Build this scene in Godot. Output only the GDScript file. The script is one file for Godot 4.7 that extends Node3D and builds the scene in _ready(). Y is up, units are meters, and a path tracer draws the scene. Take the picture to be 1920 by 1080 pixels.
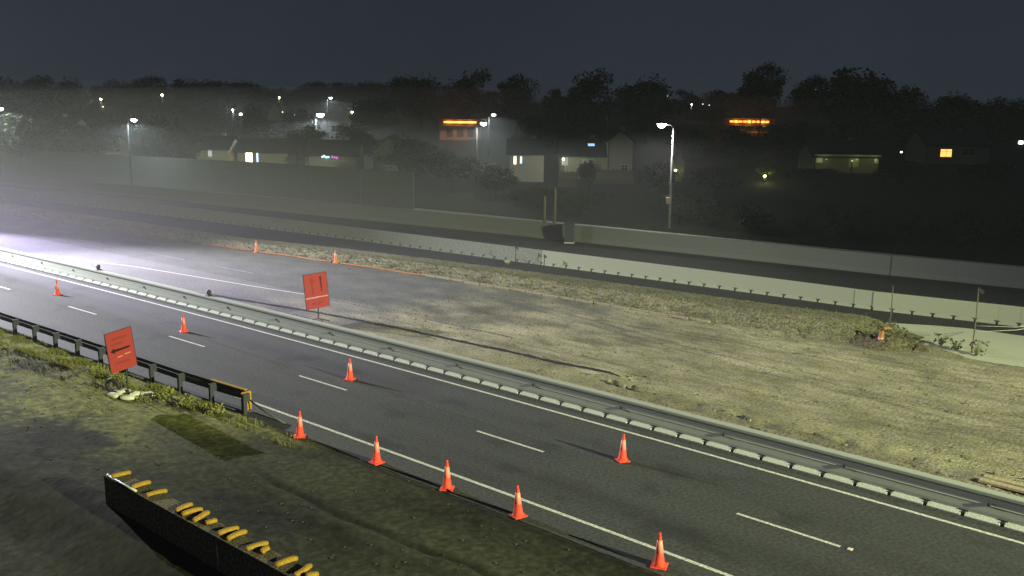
extends Node3D
# Night view over a motorway under construction. X runs along the road, Z across it (away from the eye is negative), Y is up.

const BEND := 0.0004927          # the road curves gently: lateral shift per metre along, squared
var taken := {}
var M := {}

# ------------------------------------------------------------------ placing and naming
func P(s: float, v: float, h := 0.0) -> Vector3:
	return Vector3(s, h, v + BEND * s * s)

func heading(s: float) -> float:
	return -atan(2.0 * BEND * s)

func numbered(called: String) -> String:
	if not taken.has(called):
		taken[called] = 0
		return called
	taken[called] += 1
	return "%s_%03d" % [called, taken[called]]

func thing(called: String, label: String, category: String, at: Vector3, turn := 0.0, group := "") -> Node3D:
	var o := Node3D.new()
	o.name = numbered(called)
	add_child(o)
	o.position = at
	o.rotation.y = turn
	return tag(o, label, category, group)

func tag(o: Node3D, label: String, category: String, group := "") -> Node3D:
	o.set_meta("label", label)
	o.set_meta("category", category)
	if group != "":
		o.set_meta("group", group)
	return o

func obj(called: String, st: SurfaceTool, m: Material, parent: Node3D = null) -> MeshInstance3D:
	st.generate_normals()
	return piece(called, st.commit(), m, parent)

func piece(called: String, mesh: Mesh, m: Material, parent: Node3D = null) -> MeshInstance3D:
	var o := MeshInstance3D.new()
	o.mesh = mesh
	o.material_override = m
	if parent == null:
		o.name = numbered(called)
		add_child(o)
	else:
		o.name = called
		parent.add_child(o, true)
	return o

func struct(called: String, st: SurfaceTool, m: Material, label := "", parent: Node3D = null) -> MeshInstance3D:
	var o := obj(called, st, m, parent)
	o.set_meta("kind", "structure")
	if label != "":
		o.set_meta("label", label)
	return o

func copy(o: Node3D, called: String, at: Vector3, turn: float, label := "") -> Node3D:
	var c: Node3D = o.duplicate()
	c.name = numbered(called)
	add_child(c)
	c.position = at
	c.rotation.y = turn
	if label != "":
		c.set_meta("label", label)
	return c

# ------------------------------------------------------------------ shapes
func begin(smooth := false) -> SurfaceTool:
	var st := SurfaceTool.new()
	st.begin(Mesh.PRIMITIVE_TRIANGLES)
	st.set_smooth_group(0 if smooth else -1)
	return st

func tri(st: SurfaceTool, a: Vector3, b: Vector3, c: Vector3, out: Vector3) -> void:
	if (b - a).cross(c - a).dot(out) > 0.0:
		st.add_vertex(a); st.add_vertex(c); st.add_vertex(b)
	else:
		st.add_vertex(a); st.add_vertex(b); st.add_vertex(c)

func quad(st: SurfaceTool, a: Vector3, b: Vector3, c: Vector3, d: Vector3, out: Vector3) -> void:
	tri(st, a, b, c, out)
	tri(st, a, c, d, out)

# a box with chamfered edges
func bx(st: SurfaceTool, at: Vector3, size: Vector3, ch := 0.01, basis := Basis()) -> void:
	var h := size / 2.0
	ch = minf(ch, minf(h.x, minf(h.y, h.z)) * 0.9)
	var pt := func(sg: Vector3, axis: int) -> Vector3:
		var q := Vector3(sg.x * (h.x - ch), sg.y * (h.y - ch), sg.z * (h.z - ch))
		q[axis] = sg[axis] * h[axis]
		return at + basis * q
	for axis in 3:
		var b := (axis + 1) % 3
		var c := (axis + 2) % 3
		for s in [-1.0, 1.0]:
			var k: Array[Vector3] = []
			for e in [[-1.0, -1.0], [1.0, -1.0], [1.0, 1.0], [-1.0, 1.0]]:
				var sg := Vector3()
				sg[axis] = s; sg[b] = e[0]; sg[c] = e[1]
				k.append(pt.call(sg, axis))
			var n := Vector3(); n[axis] = s
			quad(st, k[0], k[1], k[2], k[3], basis * n)
			for s2 in [-1.0, 1.0]:   # the edge between this face and the next axis' face
				var g0 := Vector3(); g0[axis] = s; g0[b] = s2; g0[c] = -1.0
				var g1 := g0; g1[c] = 1.0
				var n2 := Vector3(); n2[axis] = s; n2[b] = s2
				quad(st, pt.call(g0, axis), pt.call(g1, axis), pt.call(g1, b), pt.call(g0, b), basis * n2)
	for sx in [-1.0, 1.0]:
		for sy in [-1.0, 1.0]:
			for sz in [-1.0, 1.0]:
				var sg := Vector3(sx, sy, sz)
				tri(st, pt.call(sg, 0), pt.call(sg, 1), pt.call(sg, 2), basis * sg)

func tube(st: SurfaceTool, pts: Array, radii: Array, sides := 8, caps := true) -> void:
	var rings := []
	for i in pts.size():
		var d: Vector3 = (pts[mini(i + 1, pts.size() - 1)] - pts[maxi(i - 1, 0)]).normalized()
		var u := d.cross(Vector3.UP if absf(d.y) < 0.9 else Vector3.RIGHT).normalized()
		var w := d.cross(u)
		var ring := []
		for k in sides:
			var a := TAU * k / sides
			ring.append(pts[i] + (u * cos(a) + w * sin(a)) * radii[i])
		rings.append(ring)
	for i in pts.size() - 1:
		var mid: Vector3 = (pts[i] + pts[i + 1]) / 2.0
		for k in sides:
			var a: Vector3 = rings[i][k]
			var b: Vector3 = rings[i][(k + 1) % sides]
			var c: Vector3 = rings[i + 1][(k + 1) % sides]
			var d2: Vector3 = rings[i + 1][k]
			quad(st, a, b, c, d2, (a + b + c + d2) / 4.0 - mid)
	if caps:
		for e in [0, pts.size() - 1]:
			var out: Vector3 = pts[e] - pts[1 if e == 0 else e - 1]
			for k in sides:
				tri(st, pts[e], rings[e][k], rings[e][(k + 1) % sides], out)

# a lathe round the y axis; profile of Vector2(radius, height)
func lathe(st: SurfaceTool, profile: Array, sides := 16, at := Vector3.ZERO) -> void:
	for i in profile.size() - 1:
		var p: Vector2 = profile[i]
		var q: Vector2 = profile[i + 1]
		var n2 := Vector2(q.y - p.y, p.x - q.x)
		for k in sides:
			var a := TAU * k / sides
			var b := TAU * (k + 1) / sides
			var ca := Vector3(cos(a), 0, sin(a))
			var cb := Vector3(cos(b), 0, sin(b))
			var out := (ca + cb) * n2.x + Vector3(0, n2.y, 0)
			var v := [at + ca * p.x + Vector3(0, p.y, 0), at + cb * p.x + Vector3(0, p.y, 0), at + cb * q.x + Vector3(0, q.y, 0), at + ca * q.x + Vector3(0, q.y, 0)]
			if p.x > 1e-5:
				tri(st, v[0], v[1], v[2], out)
			if q.x > 1e-5:
				tri(st, v[0], v[2], v[3], out)

# a flat polygon of the xy plane given thickness along z
func slab(st: SurfaceTool, poly: PackedVector2Array, z0: float, z1: float, basis := Basis(), at := Vector3.ZERO) -> void:
	if Geometry2D.is_polygon_clockwise(poly):
		poly = poly.duplicate()
		poly.reverse()
	var ix := Geometry2D.triangulate_polygon(poly)
	for z in [z0, z1]:
		for k in range(0, ix.size(), 3):
			var a := poly[ix[k]]; var b := poly[ix[k + 1]]; var c := poly[ix[k + 2]]
			tri(st, at + basis * Vector3(a.x, a.y, z), at + basis * Vector3(b.x, b.y, z), at + basis * Vector3(c.x, c.y, z), basis * Vector3(0, 0, z - (z0 + z1) / 2.0))
	var mid := Vector2()
	for q in poly: mid += q / poly.size()
	for k in poly.size():
		var a := poly[k]; var b := poly[(k + 1) % poly.size()]
		var o := (a + b) / 2.0 - mid
		quad(st, at + basis * Vector3(a.x, a.y, z0), at + basis * Vector3(b.x, b.y, z0), at + basis * Vector3(b.x, b.y, z1), at + basis * Vector3(a.x, a.y, z1), basis * Vector3(o.x, o.y, 0))

# a gridded sheet: where(i/n, j/m) -> position; tint(i/n, j/m, position) -> linear colour
func grid(n: int, m: int, where: Callable, tint = null) -> SurfaceTool:
	var st := begin(true)
	for i in n + 1:
		for j in m + 1:
			var q: Vector3 = where.call(float(i) / n, float(j) / m)
			if tint != null:
				st.set_color(tint.call(float(i) / n, float(j) / m, q))
			st.add_vertex(q)
	var p00: Vector3 = where.call(0.5, 0.5)
	var flip: bool = (where.call(0.5 + 1.0 / n, 0.5) - p00).cross(where.call(0.5, 0.5 + 1.0 / m) - p00).y > 0.0
	for i in n:
		for j in m:
			var a := i * (m + 1) + j
			var b := a + m + 1
			for k in ([a, a + 1, b, b, a + 1, b + 1] if flip else [a, b, a + 1, b, b + 1, a + 1]):
				st.add_index(k)
	return st

func along(table: Array, s: float) -> float:
	if s <= table[0][0]:
		return table[0][1]
	for i in table.size() - 1:
		if s <= table[i + 1][0]:
			return lerpf(table[i][1], table[i + 1][1], (s - table[i][0]) / (table[i + 1][0] - table[i][0]))
	return table[-1][1]

# ------------------------------------------------------------------ materials
func noise(freq: float, octaves: int, sd: int, kind := FastNoiseLite.TYPE_SIMPLEX_SMOOTH) -> FastNoiseLite:
	var n := FastNoiseLite.new()
	n.noise_type = kind
	n.frequency = freq
	n.fractal_octaves = octaves
	n.seed = sd
	return n

func speckle(lo: float, hi: float, freq: float, octaves: int, sd: int, size := 512) -> NoiseTexture2D:
	var t := NoiseTexture2D.new()
	t.width = size; t.height = size
	t.seamless = true
	t.noise = noise(freq, octaves, sd)
	var g := Gradient.new()
	g.set_color(0, Color(lo, lo, lo)); g.set_color(1, Color(hi, hi, hi))
	g.set_offset(0, 0.2); g.set_offset(1, 0.8)
	t.color_ramp = g
	return t

func bumps(freq: float, octaves: int, sd: int, size := 512) -> NoiseTexture2D:
	var t := NoiseTexture2D.new()
	t.width = size; t.height = size
	t.seamless = true
	t.noise = noise(freq, octaves, sd)
	return t

# grainy matter: base colour (linear), texture tile in metres, relief in centimetres
func stuff(lin: Color, rough: float, tex: Texture2D = null, tile := 1.0, relief: Texture2D = null, depth := 0.0, world := false, tinted := false) -> StandardMaterial3D:
	var m := StandardMaterial3D.new()
	m.albedo_color = lin.linear_to_srgb()
	m.roughness = rough
	m.metallic_specular = 0.18
	m.vertex_color_use_as_albedo = tinted
	if tex:
		m.albedo_texture = tex
	if relief and depth > 0.0:
		m.heightmap_enabled = true
		m.heightmap_texture = relief
		m.heightmap_scale = depth
	m.uv1_triplanar = true
	m.uv1_world_triplanar = world
	m.uv1_scale = Vector3.ONE / tile
	return m

func plain(lin: Color, rough: float, metal := 0.0) -> StandardMaterial3D:
	var m := StandardMaterial3D.new()
	m.albedo_color = lin.linear_to_srgb()
	m.roughness = rough
	m.metallic = metal
	return m

func glow(lin: Color, energy: float) -> StandardMaterial3D:
	var m := plain(Color(0.3, 0.3, 0.3), 0.4)
	m.emission_enabled = true
	m.emission = lin.linear_to_srgb()
	m.emission_energy_multiplier = energy
	return m

func materials() -> void:
	var fine := speckle(0.72, 1.0, 0.12, 4, 11)
	var coarse := speckle(0.74, 1.0, 0.03, 5, 12)
	var blot := speckle(0.55, 1.0, 0.02, 6, 13)
	var smooth := speckle(0.86, 1.0, 0.09, 5, 16)
	var grit := bumps(0.15, 4, 14)
	var lumps := bumps(0.035, 6, 15)
	M.asphalt = stuff(Color(0.056, 0.060, 0.053), 0.82, coarse, 2.3, grit, 0.3, true, true)
	M.asphalt.metallic_specular = 0.42
	M.paint = stuff(Color(0.64, 0.64, 0.54), 0.65, coarse, 1.7, grit, 0.1, true)
	M.worn_paint = stuff(Color(0.36, 0.36, 0.33), 0.75, blot, 2.0, null, 0.0, true)
	M.verge = stuff(Color(1, 1, 1), 0.95, coarse, 4.3, lumps, 0.9, true, true)
	M.works = stuff(Color(1, 1, 1), 0.92, coarse, 2.3, lumps, 2.4, true, true)
	M.bund = stuff(Color(1, 1, 1), 0.95, blot, 1.6, lumps, 4.0, true, true)
	M.land = stuff(Color(0.012, 0.015, 0.009), 0.97, blot, 9.0, lumps, 4.0, true)
	M.asphalt_edge = stuff(Color(0.056, 0.060, 0.053), 0.85, coarse, 2.3, grit, 0.3, true)
	M.old_strip = stuff(Color(0.24, 0.25, 0.22), 0.88, smooth, 4.0, grit, 0.4, true)
	M.new_strip = stuff(Color(0.47, 0.49, 0.36), 0.85, smooth, 4.2, grit, 0.3, true)
	M.dark_strip = stuff(Color(0.050, 0.049, 0.045), 0.95, blot, 0.8, grit, 0.6, true)  # dark tone of the strips over the seal
	M.block_foot = stuff(Color(0.50, 0.53, 0.45), 0.85, coarse, 0.9, grit, 0.15, true)
	M.block = stuff(Color(0.36, 0.385, 0.325), 0.85, smooth, 1.3, grit, 0.15, true)
	M.wall_face = stuff(Color(0.125, 0.135, 0.115), 0.9, smooth, 2.7, grit, 0.2, true)
	M.coping = stuff(Color(0.44, 0.44, 0.38), 0.85, coarse, 1.1, grit, 0.4, true)
	M.far_asphalt = stuff(Color(0.050, 0.053, 0.049), 0.9, coarse, 3.1, grit, 0.3, true)
	M.old_block = stuff(Color(0.20, 0.215, 0.175), 0.88, coarse, 2.1, grit, 0.2, true)
	M.new_block = stuff(Color(0.27, 0.285, 0.22), 0.88, smooth, 2.1, grit, 0.2, true)
	M.parapet_top = stuff(Color(0.20, 0.175, 0.10), 0.9, blot, 0.8, grit, 0.5)
	M.parapet = stuff(Color(0.34, 0.29, 0.20), 0.93, blot, 1.2, grit, 0.5)
	M.noise_wall = stuff(Color(0.075, 0.083, 0.075), 0.9, smooth, 2.0, grit, 0.3, true)
	M.galvanised = stuff(Color(0.20, 0.21, 0.21), 0.55, coarse, 0.8)
	M.galvanised.metallic = 0.5
	M.dark_steel = stuff(Color(0.05, 0.055, 0.058), 0.6, coarse, 0.7)
	M.far_pole = stuff(Color(0.05, 0.055, 0.055), 0.7, coarse, 1.4)
	M.lamp_pole = stuff(Color(0.42, 0.43, 0.42), 0.55, coarse, 1.4)
	M.rubber = plain(Color(0.012, 0.012, 0.013), 0.75)
	M.cone = stuff(Color(0.86, 0.085, 0.045), 0.55, coarse, 1.1)
	M.collar = plain(Color(0.62, 0.19, 0.13), 0.5)
	M.old_cone = stuff(Color(0.72, 0.22, 0.06), 0.6, fine, 0.4)
	M.sign_red = stuff(Color(0.36, 0.05, 0.042), 0.55, fine, 0.7)
	M.sign_ink = stuff(Color(0.03, 0.012, 0.012), 0.6, fine, 0.3)
	M.sign_faint = stuff(Color(0.26, 0.04, 0.034), 0.6, fine, 0.3)
	M.sign_pale = plain(Color(0.45, 0.17, 0.14), 0.6)
	M.sandbag = stuff(Color(0.74, 0.74, 0.52), 0.85, fine, 0.25, grit, 0.3)
	M.yellow = stuff(Color(0.55, 0.33, 0.04), 0.6, blot, 0.4)
	M.orange_pipe = stuff(Color(0.46, 0.19, 0.07), 0.6, blot, 0.7)
	M.lit_ridge = stuff(Color(0.36, 0.32, 0.20), 0.9, blot, 0.9, grit, 0.4, true)  # light on the dirt ridge, put into a pale colour
	M.timber = stuff(Color(0.58, 0.50, 0.30), 0.8, blot, 0.5)
	M.post_wood = stuff(Color(0.16, 0.14, 0.08), 0.85, blot, 0.5)
	M.rubble = stuff(Color(0.17, 0.165, 0.105), 0.95, blot, 0.4)
	M.stone = stuff(Color(0.34, 0.32, 0.24), 0.9, blot, 0.4, grit, 0.3)
	M.dark_stone = stuff(Color(0.10, 0.095, 0.07), 0.9, blot, 0.4, grit, 0.3)
	M.bark = stuff(Color(0.05, 0.042, 0.032), 0.95, blot, 0.8)
	for k in 3:
		var leaf := plain([Color(0.026, 0.034, 0.017), Color(0.034, 0.03, 0.018), Color(0.020, 0.030, 0.019)][k], 0.8)
		leaf.backlight_enabled = true
		leaf.backlight = Color(0.12, 0.13, 0.06)
		M["leaf%d" % k] = leaf
	M.weed = plain(Color(0.18, 0.185, 0.05), 0.9)
	M.weed.metallic_specular = 0.1
	M.dry_weed = plain(Color(0.20, 0.19, 0.07), 0.9)
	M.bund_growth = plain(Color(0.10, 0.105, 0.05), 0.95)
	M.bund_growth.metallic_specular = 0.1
	M.lime_leaf = plain(Color(0.22, 0.26, 0.03), 0.8)
	M.cladding = stuff(Color(0.38, 0.36, 0.26), 0.85, coarse, 1.5)
	M.roofing = stuff(Color(0.05, 0.052, 0.05), 0.8, coarse, 1.2)
	M.fascia = plain(Color(0.5, 0.5, 0.42), 0.6)
	M.dark_glass = plain(Color(0.02, 0.022, 0.025), 0.15)
	M.fence_wood = stuff(Color(0.17, 0.16, 0.08), 0.85, blot, 0.7)
	M.truck = plain(Color(0.55, 0.56, 0.55), 0.4)
	M.white_plastic = plain(Color(0.6, 0.6, 0.52), 0.5)
	M.ribbon = plain(Color(0.6, 0.12, 0.13), 0.7)

# ------------------------------------------------------------------ terrain
func land_height(x: float, z: float) -> float:
	var v := z - BEND * x * x
	if v > -24.0:
		return -2.6
	var w := maxf(0.0, -v - 73.0)
	return minf(14.0 * (1.0 - exp(-pow(w / 140.0, 1.7))), 6.3 + 0.004 * w) - 0.15

const A_LINE := [[-150.0, -46.5], [-130.0, -47.6], [-73.9, -50.3], [-45.8, -51.6], [-26.6, -52.8], [-20.3, -53.1], [-13.1, -54.4], [0.0, -56.0], [30.0, -59.5]]
const B_LINE := [[-170.0, -53.0], [-130.0, -55.6], [-85.8, -59.0], [-54.8, -62.0], [-32.5, -64.1], [-24.8, -64.8], [-16.1, -66.1], [5.0, -68.6], [40.0, -73.0]]
const TOE := [[-115.0, -39.8], [-66.0, -40.9], [-57.0, -42.1], [-46.0, -43.1], [-26.0, -43.6], [-15.0, -44.0]]
const CREST := [[-115.0, -40.6], [-66.0, -41.5], [-57.0, -42.7], [-39.0, -43.9], [-23.0, -45.2], [-17.0, -46.2]]

# ------------------------------------------------------------------ light fittings
# a street lamp: tapered pole, arm and a head whose lens carries the light
var far_lamps := false
func street_lamp(label: String, head: Vector3, reach: Vector3, tint: Color, energy: float, lens: float, shine: float, group := "", base_y := -99.0) -> Node3D:
	var foot := head - reach
	foot.y = land_height(foot.x, foot.z) if base_y < -90.0 else base_y
	var t := thing("street_lamp", label, "street lamp", foot, 0.0, group)
	var top := Vector3(0, head.y - foot.y - 0.15, 0)
	var st := begin(true)
	tube(st, [Vector3.ZERO, top * 0.5, top], [0.13, 0.10, 0.07], 10)
	obj("pole", st, M.far_pole if far_lamps else M.lamp_pole, t)
	st = begin()
	bx(st, Vector3(0, 0.02, 0), Vector3(0.36, 0.05, 0.36), 0.01)
	obj("base_plate", st, M.galvanised, t)
	var tip := Vector3(reach.x, head.y - foot.y, reach.z)
	st = begin(true)
	tube(st, [top - Vector3(0, 0.1, 0), top + Vector3(0, 0.22, 0) + Vector3(reach.x, 0, reach.z) * 0.2, tip + Vector3(0, 0.16, 0)], [0.06, 0.05, 0.04], 8)
	obj("arm", st, M.far_pole if far_lamps else M.lamp_pole, t)
	var along_arm := Vector3(reach.x, 0, reach.z).normalized()
	var turn := Basis(along_arm, Vector3.UP, along_arm.cross(Vector3.UP))
	st = begin()
	bx(st, tip + Vector3(0, 0.15, 0), Vector3(0.7, 0.14, 0.28), 0.05, turn)
	obj("lamp_head", st, M.galvanised, t)
	st = begin(true)
	var bowl := []
	for k in 7:
		var a := PI / 2 * k / 6.0
		bowl.append(Vector2(lens * cos(PI / 2 - a), -lens * 0.9 * cos(a) + lens * 0.45))
	lathe(st, bowl, 12, tip)
	lathe(st, [Vector2(lens, lens * 0.45), Vector2(0.0, lens * 0.46)], 12, tip)
	obj("lamp_lens", st, glow(tint, shine), t)
	if energy > 0.0:
		var l := SpotLight3D.new()
		l.name = "lamp_light"
		l.light_color = tint.linear_to_srgb()
		l.light_energy = energy
		l.light_size = lens * 0.6
		l.spot_range = 300.0
		l.spot_attenuation = 2.0
		l.spot_angle = 86.0
		l.spot_angle_attenuation = 0.15
		l.shadow_enabled = true
		l.rotation.x = -PI / 2
		l.position = tip + Vector3(0, -0.02 if lens < 0.25 else -lens * 0.45 - 0.12, 0)
		t.add_child(l)
	return t

func small_light(called: String, label: String, category: String, at: Vector3, tint: Color, shine: float, size: Vector3, energy: float, group := "") -> Node3D:
	# a far lamp on a short post: post, cap and glowing lantern
	var g := land_height(at.x, at.z)
	var t := thing(called, label, category, Vector3(at.x, g, at.z), 0.7354, group)
	var st := begin(true)
	tube(st, [Vector3.ZERO, Vector3(0, at.y - g - size.y * 0.5, 0)], [0.09, 0.06], 6)
	obj("post", st, M.far_pole, t)
	st = begin()
	bx(st, Vector3(0, at.y - g, 0), size, size.y * 0.2)
	obj("lantern", st, glow(tint, shine), t)
	st = begin()
	bx(st, Vector3(0, at.y - g + size.y * 0.5 + 0.04, 0), Vector3(size.x * 1.2, 0.07, size.z * 1.2), 0.02)
	obj("cap", st, M.dark_steel, t)
	if energy > 0.0:
		var l := OmniLight3D.new()
		l.name = "lantern_light"
		l.light_color = tint.linear_to_srgb()
		l.light_energy = energy
		l.light_size = 0.1
		l.omni_range = 300.0
		l.omni_attenuation = 2.0
		l.shadow_enabled = true
		l.position = Vector3(0, at.y - g, size.z * 0.5 + 0.06)
		t.add_child(l)
	return t

# ------------------------------------------------------------------ the scene
func _ready() -> void:
	var cam := Camera3D.new()
	cam.name = "camera"
	cam.position = Vector3(0, 11.276, 0)
	cam.rotation_order = EULER_ORDER_YXZ
	cam.rotation = Vector3(-0.19265, 0.73538, 0.01173)
	cam.fov = 33.37
	cam.near = 0.1
	cam.far = 4000.0
	add_child(cam)
	cam.current = true

	var env := Environment.new()
	var sky := Sky.new()
	var sm := ProceduralSkyMaterial.new()
	sm.sky_top_color = Color(0.0095, 0.0135, 0.024).linear_to_srgb()
	sm.sky_horizon_color = Color(0.018, 0.0225, 0.033).linear_to_srgb()
	sm.sky_curve = 0.12
	sm.ground_bottom_color = Color(0.01, 0.01, 0.01).linear_to_srgb()
	sm.ground_horizon_color = Color(0.02, 0.022, 0.024).linear_to_srgb()
	sm.sun_angle_max = 1.0
	var cover := NoiseTexture2D.new()
	cover.width = 1024; cover.height = 512
	cover.seamless = true
	cover.noise = noise(0.008, 5, 5)
	var veil := Gradient.new()
	veil.set_color(0, Color(0.5, 0.55, 0.6, 0.0)); veil.set_color(1, Color(0.5, 0.55, 0.6, 0.03))
	cover.color_ramp = veil
	sm.sky_cover = cover
	sky.sky_material = sm
	env.background_mode = Environment.BG_SKY
	env.sky = sky
	env.background_energy_multiplier = 1.0
	env.tonemap_mode = Environment.TONE_MAPPER_LINEAR
	env.tonemap_exposure = 1.0
	env.fog_enabled = true
	env.fog_density = 0.00016
	env.fog_light_color = Color(0.85, 0.9, 0.9)
	env.volumetric_fog_enabled = true
	env.volumetric_fog_density = 0.0
	env.sdfgi_enabled = true
	env.ssao_enabled = true
	env.ssil_enabled = true
	var we := WorldEnvironment.new()
	we.name = "night"
	we.environment = env
	add_child(we)

	materials()
	lights_outside()
	ground()
	near_road()
	median()
	works()
	far_side()
	shoulder_things()
	street_lights()
	houses()
	trees()
	finishing()

# the light that reaches the road from beyond the frame: a high mast to the right, a street lamp and a work truck to the left
func lights_outside() -> void:
	var at := P(75, -26.5, 0.0)
	var t := thing("floodlight_mast", "tall steel floodlight mast beside the motorway beyond the right edge", "floodlight mast", at)
	var st := begin(true)
	tube(st, [Vector3.ZERO, Vector3(0, 15, 0), Vector3(0, 30.4, 0)], [0.32, 0.22, 0.12], 12)
	obj("mast", st, M.lamp_pole, t)
	st = begin()
	bx(st, Vector3(0, 30.2, 0), Vector3(0.2, 0.16, 2.6), 0.03)
	obj("crossbar", st, M.galvanised, t)
	for k in 3:
		var z := -1.0 + k
		st = begin()
		bx(st, Vector3(-0.2, 29.95, z), Vector3(0.5, 0.3, 0.6), 0.06, Basis(Vector3(0, 0, 1), 0.3))
		obj("flood_head", st, M.galvanised, t)
		st = begin()
		bx(st, Vector3(-0.40, 29.86, z), Vector3(0.06, 0.22, 0.46), 0.01, Basis(Vector3(0, 0, 1), 0.3))
		obj("lamp_lens", st, glow(Color(0.9, 1.0, 0.7), 40.0), t)
	var l := SpotLight3D.new()
	l.name = "flood_light"
	l.light_color = Color(0.95, 1.0, 0.62).linear_to_srgb()
	l.light_energy = 28000.0
	l.light_size = 0.25
	l.spot_range = 400.0
	l.spot_attenuation = 2.0
	l.spot_angle = 20.0
	l.spot_angle_attenuation = 1.0
	l.shadow_enabled = true
	add_child(l)
	l.name = "flood_light"
	l.look_at_from_position(at + Vector3(-0.6, 29.7, 0), P(-28, -33, 0))
	street_lamp("street lamp on the near verge beyond the left edge", P(-80, -20.0, 17.0), Vector3(0, 0, -3.2), Color(0.93, 0.97, 1.0), 0.0, 0.2, 40.0, "", -0.05)
	var b := SpotLight3D.new()
	b.name = "street_light_beam"
	b.light_color = Color(0.89, 0.87, 1.0).linear_to_srgb()
	b.light_energy = 5000.0
	b.light_size = 0.15
	b.spot_range = 300.0
	b.spot_attenuation = 2.0
	b.spot_angle = 51.0
	b.spot_angle_attenuation = 0.6
	b.shadow_enabled = true
	add_child(b)
	b.look_at_from_position(P(-79.8, -20.0, 16.75), P(-45, -20.5, 0))
	work_truck(P(-106.0, -29.9, 0.0))

func work_truck(at: Vector3) -> void:
	var t := thing("work_truck", "white flat-deck work truck with headlights on, beyond the left edge", "truck", at, heading(-106.0))
	var st := begin()
	bx(st, Vector3(0.6, 1.35, 0), Vector3(1.9, 1.7, 2.0), 0.14)
	obj("cab", st, M.truck, t)
	st = begin()
	bx(st, Vector3(1.56, 1.62, 0), Vector3(0.04, 0.7, 1.7), 0.01)
	obj("windscreen", st, M.dark_glass, t)
	st = begin()
	bx(st, Vector3(-2.4, 0.95, 0), Vector3(3.9, 0.2, 2.1), 0.03)
	obj("deck", st, M.galvanised, t)
	st = begin()
	bx(st, Vector3(-1.4, 0.66, 0), Vector3(5.4, 0.22, 0.9), 0.03)
	obj("chassis", st, M.dark_steel, t)
	st = begin()
	bx(st, Vector3(1.6, 0.55, 0), Vector3(0.14, 0.24, 2.0), 0.05)
	obj("bumper", st, M.dark_steel, t)
	for w in [[0.7, -0.9], [0.7, 0.9], [-3.0, -0.9], [-3.0, 0.9]]:
		st = begin(true)
		tube(st, [Vector3(w[0], 0.4, w[1] - 0.12), Vector3(w[0], 0.4, w[1] + 0.12)], [0.4, 0.4], 18)
		var wh := obj("wheel", st, M.rubber, t)
		st = begin(true)
		tube(st, [Vector3(w[0], 0.4, w[1] - 0.125), Vector3(w[0], 0.4, w[1] + 0.125)], [0.22, 0.22], 12)
		obj("rim", st, M.galvanised, wh)
	for z in [-0.75, 0.75]:
		st = begin()
		bx(st, Vector3(1.60, 0.86, z), Vector3(0.1, 0.2, 0.32), 0.03)
		obj("headlight", st, glow(Color(0.93, 0.95, 1.0), 60.0), t)
		var l := SpotLight3D.new()
		l.name = "headlight_beam"
		l.light_color = Color(0.74, 0.68, 1.0).linear_to_srgb()
		l.light_energy = 4000.0
		l.light_size = 0.1
		l.spot_range = 300.0
		l.spot_attenuation = 2.0
		l.spot_angle = 8.0
		l.spot_angle_attenuation = 1.0
		l.shadow_enabled = true
		t.add_child(l)
		l.position = Vector3(1.72, 0.86, z)
		l.rotation = Vector3(-0.02, -PI / 2, 0)
	st = begin()
	bx(st, Vector3(-2.4, 4.6, 0), Vector3(0.2, 0.36, 1.2), 0.05)
	obj("work_light", st, glow(Color(0.93, 0.95, 1.0), 40.0), t)
	st = begin()
	bx(st, Vector3(-2.5, 2.75, 0), Vector3(0.12, 3.5, 0.12), 0.02)
	obj("light_mast", st, M.dark_steel, t)
	var w2 := SpotLight3D.new()
	w2.name = "work_light_beam"
	w2.light_color = Color(0.70, 0.62, 1.0).linear_to_srgb()
	w2.light_energy = 20000.0
	w2.light_size = 0.2
	w2.spot_range = 300.0
	w2.spot_attenuation = 2.0
	w2.spot_angle = 10.0
	w2.spot_angle_attenuation = 1.0
	w2.shadow_enabled = true
	t.add_child(w2)
	w2.position = Vector3(-2.2, 4.6, 0)
	w2.rotation = Vector3(-0.093, -PI / 2 + 0.02, 0)

# ------------------------------------------------------------------ setting
var verge_fine := noise(0.35, 4, 21)
var verge_broad := noise(0.07, 3, 22)

func verge_height(s: float, v: float) -> float:
	var h := 0.035 * verge_fine.get_noise_2d(s * 3.0, v * 3.0) + 0.05 * verge_broad.get_noise_2d(s * 2.0, v * 4.0) - 0.02
	h *= clampf((-18.2 - v) / -0.8, 0.25, 1.0)
	h -= 0.012 * smoothstep(-18.1, -18.55, v)
	var rut := -15.65 + 0.14 * sin(s * 0.55) + 0.05 * sin(s * 2.1)
	h -= 0.16 * exp(-pow((v - rut) / 0.10, 2.0)) * smoothstep(-26.0, -23.5, s) * (0.75 + 0.5 * verge_fine.get_noise_2d(s * 6.0, 3.0))
	h += 0.07 * exp(-pow((v - rut - 0.5) / 0.3, 2.0)) * smoothstep(-26.0, -22.0, s)
	h -= 1.0 * smoothstep(-11.7, -9.4, v) * smoothstep(-34.0, -25.5, s)
	h -= 0.5 * smoothstep(-12.5, -6.5, v) * (1.0 - smoothstep(-34.0, -25.5, s))
	return h

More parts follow.
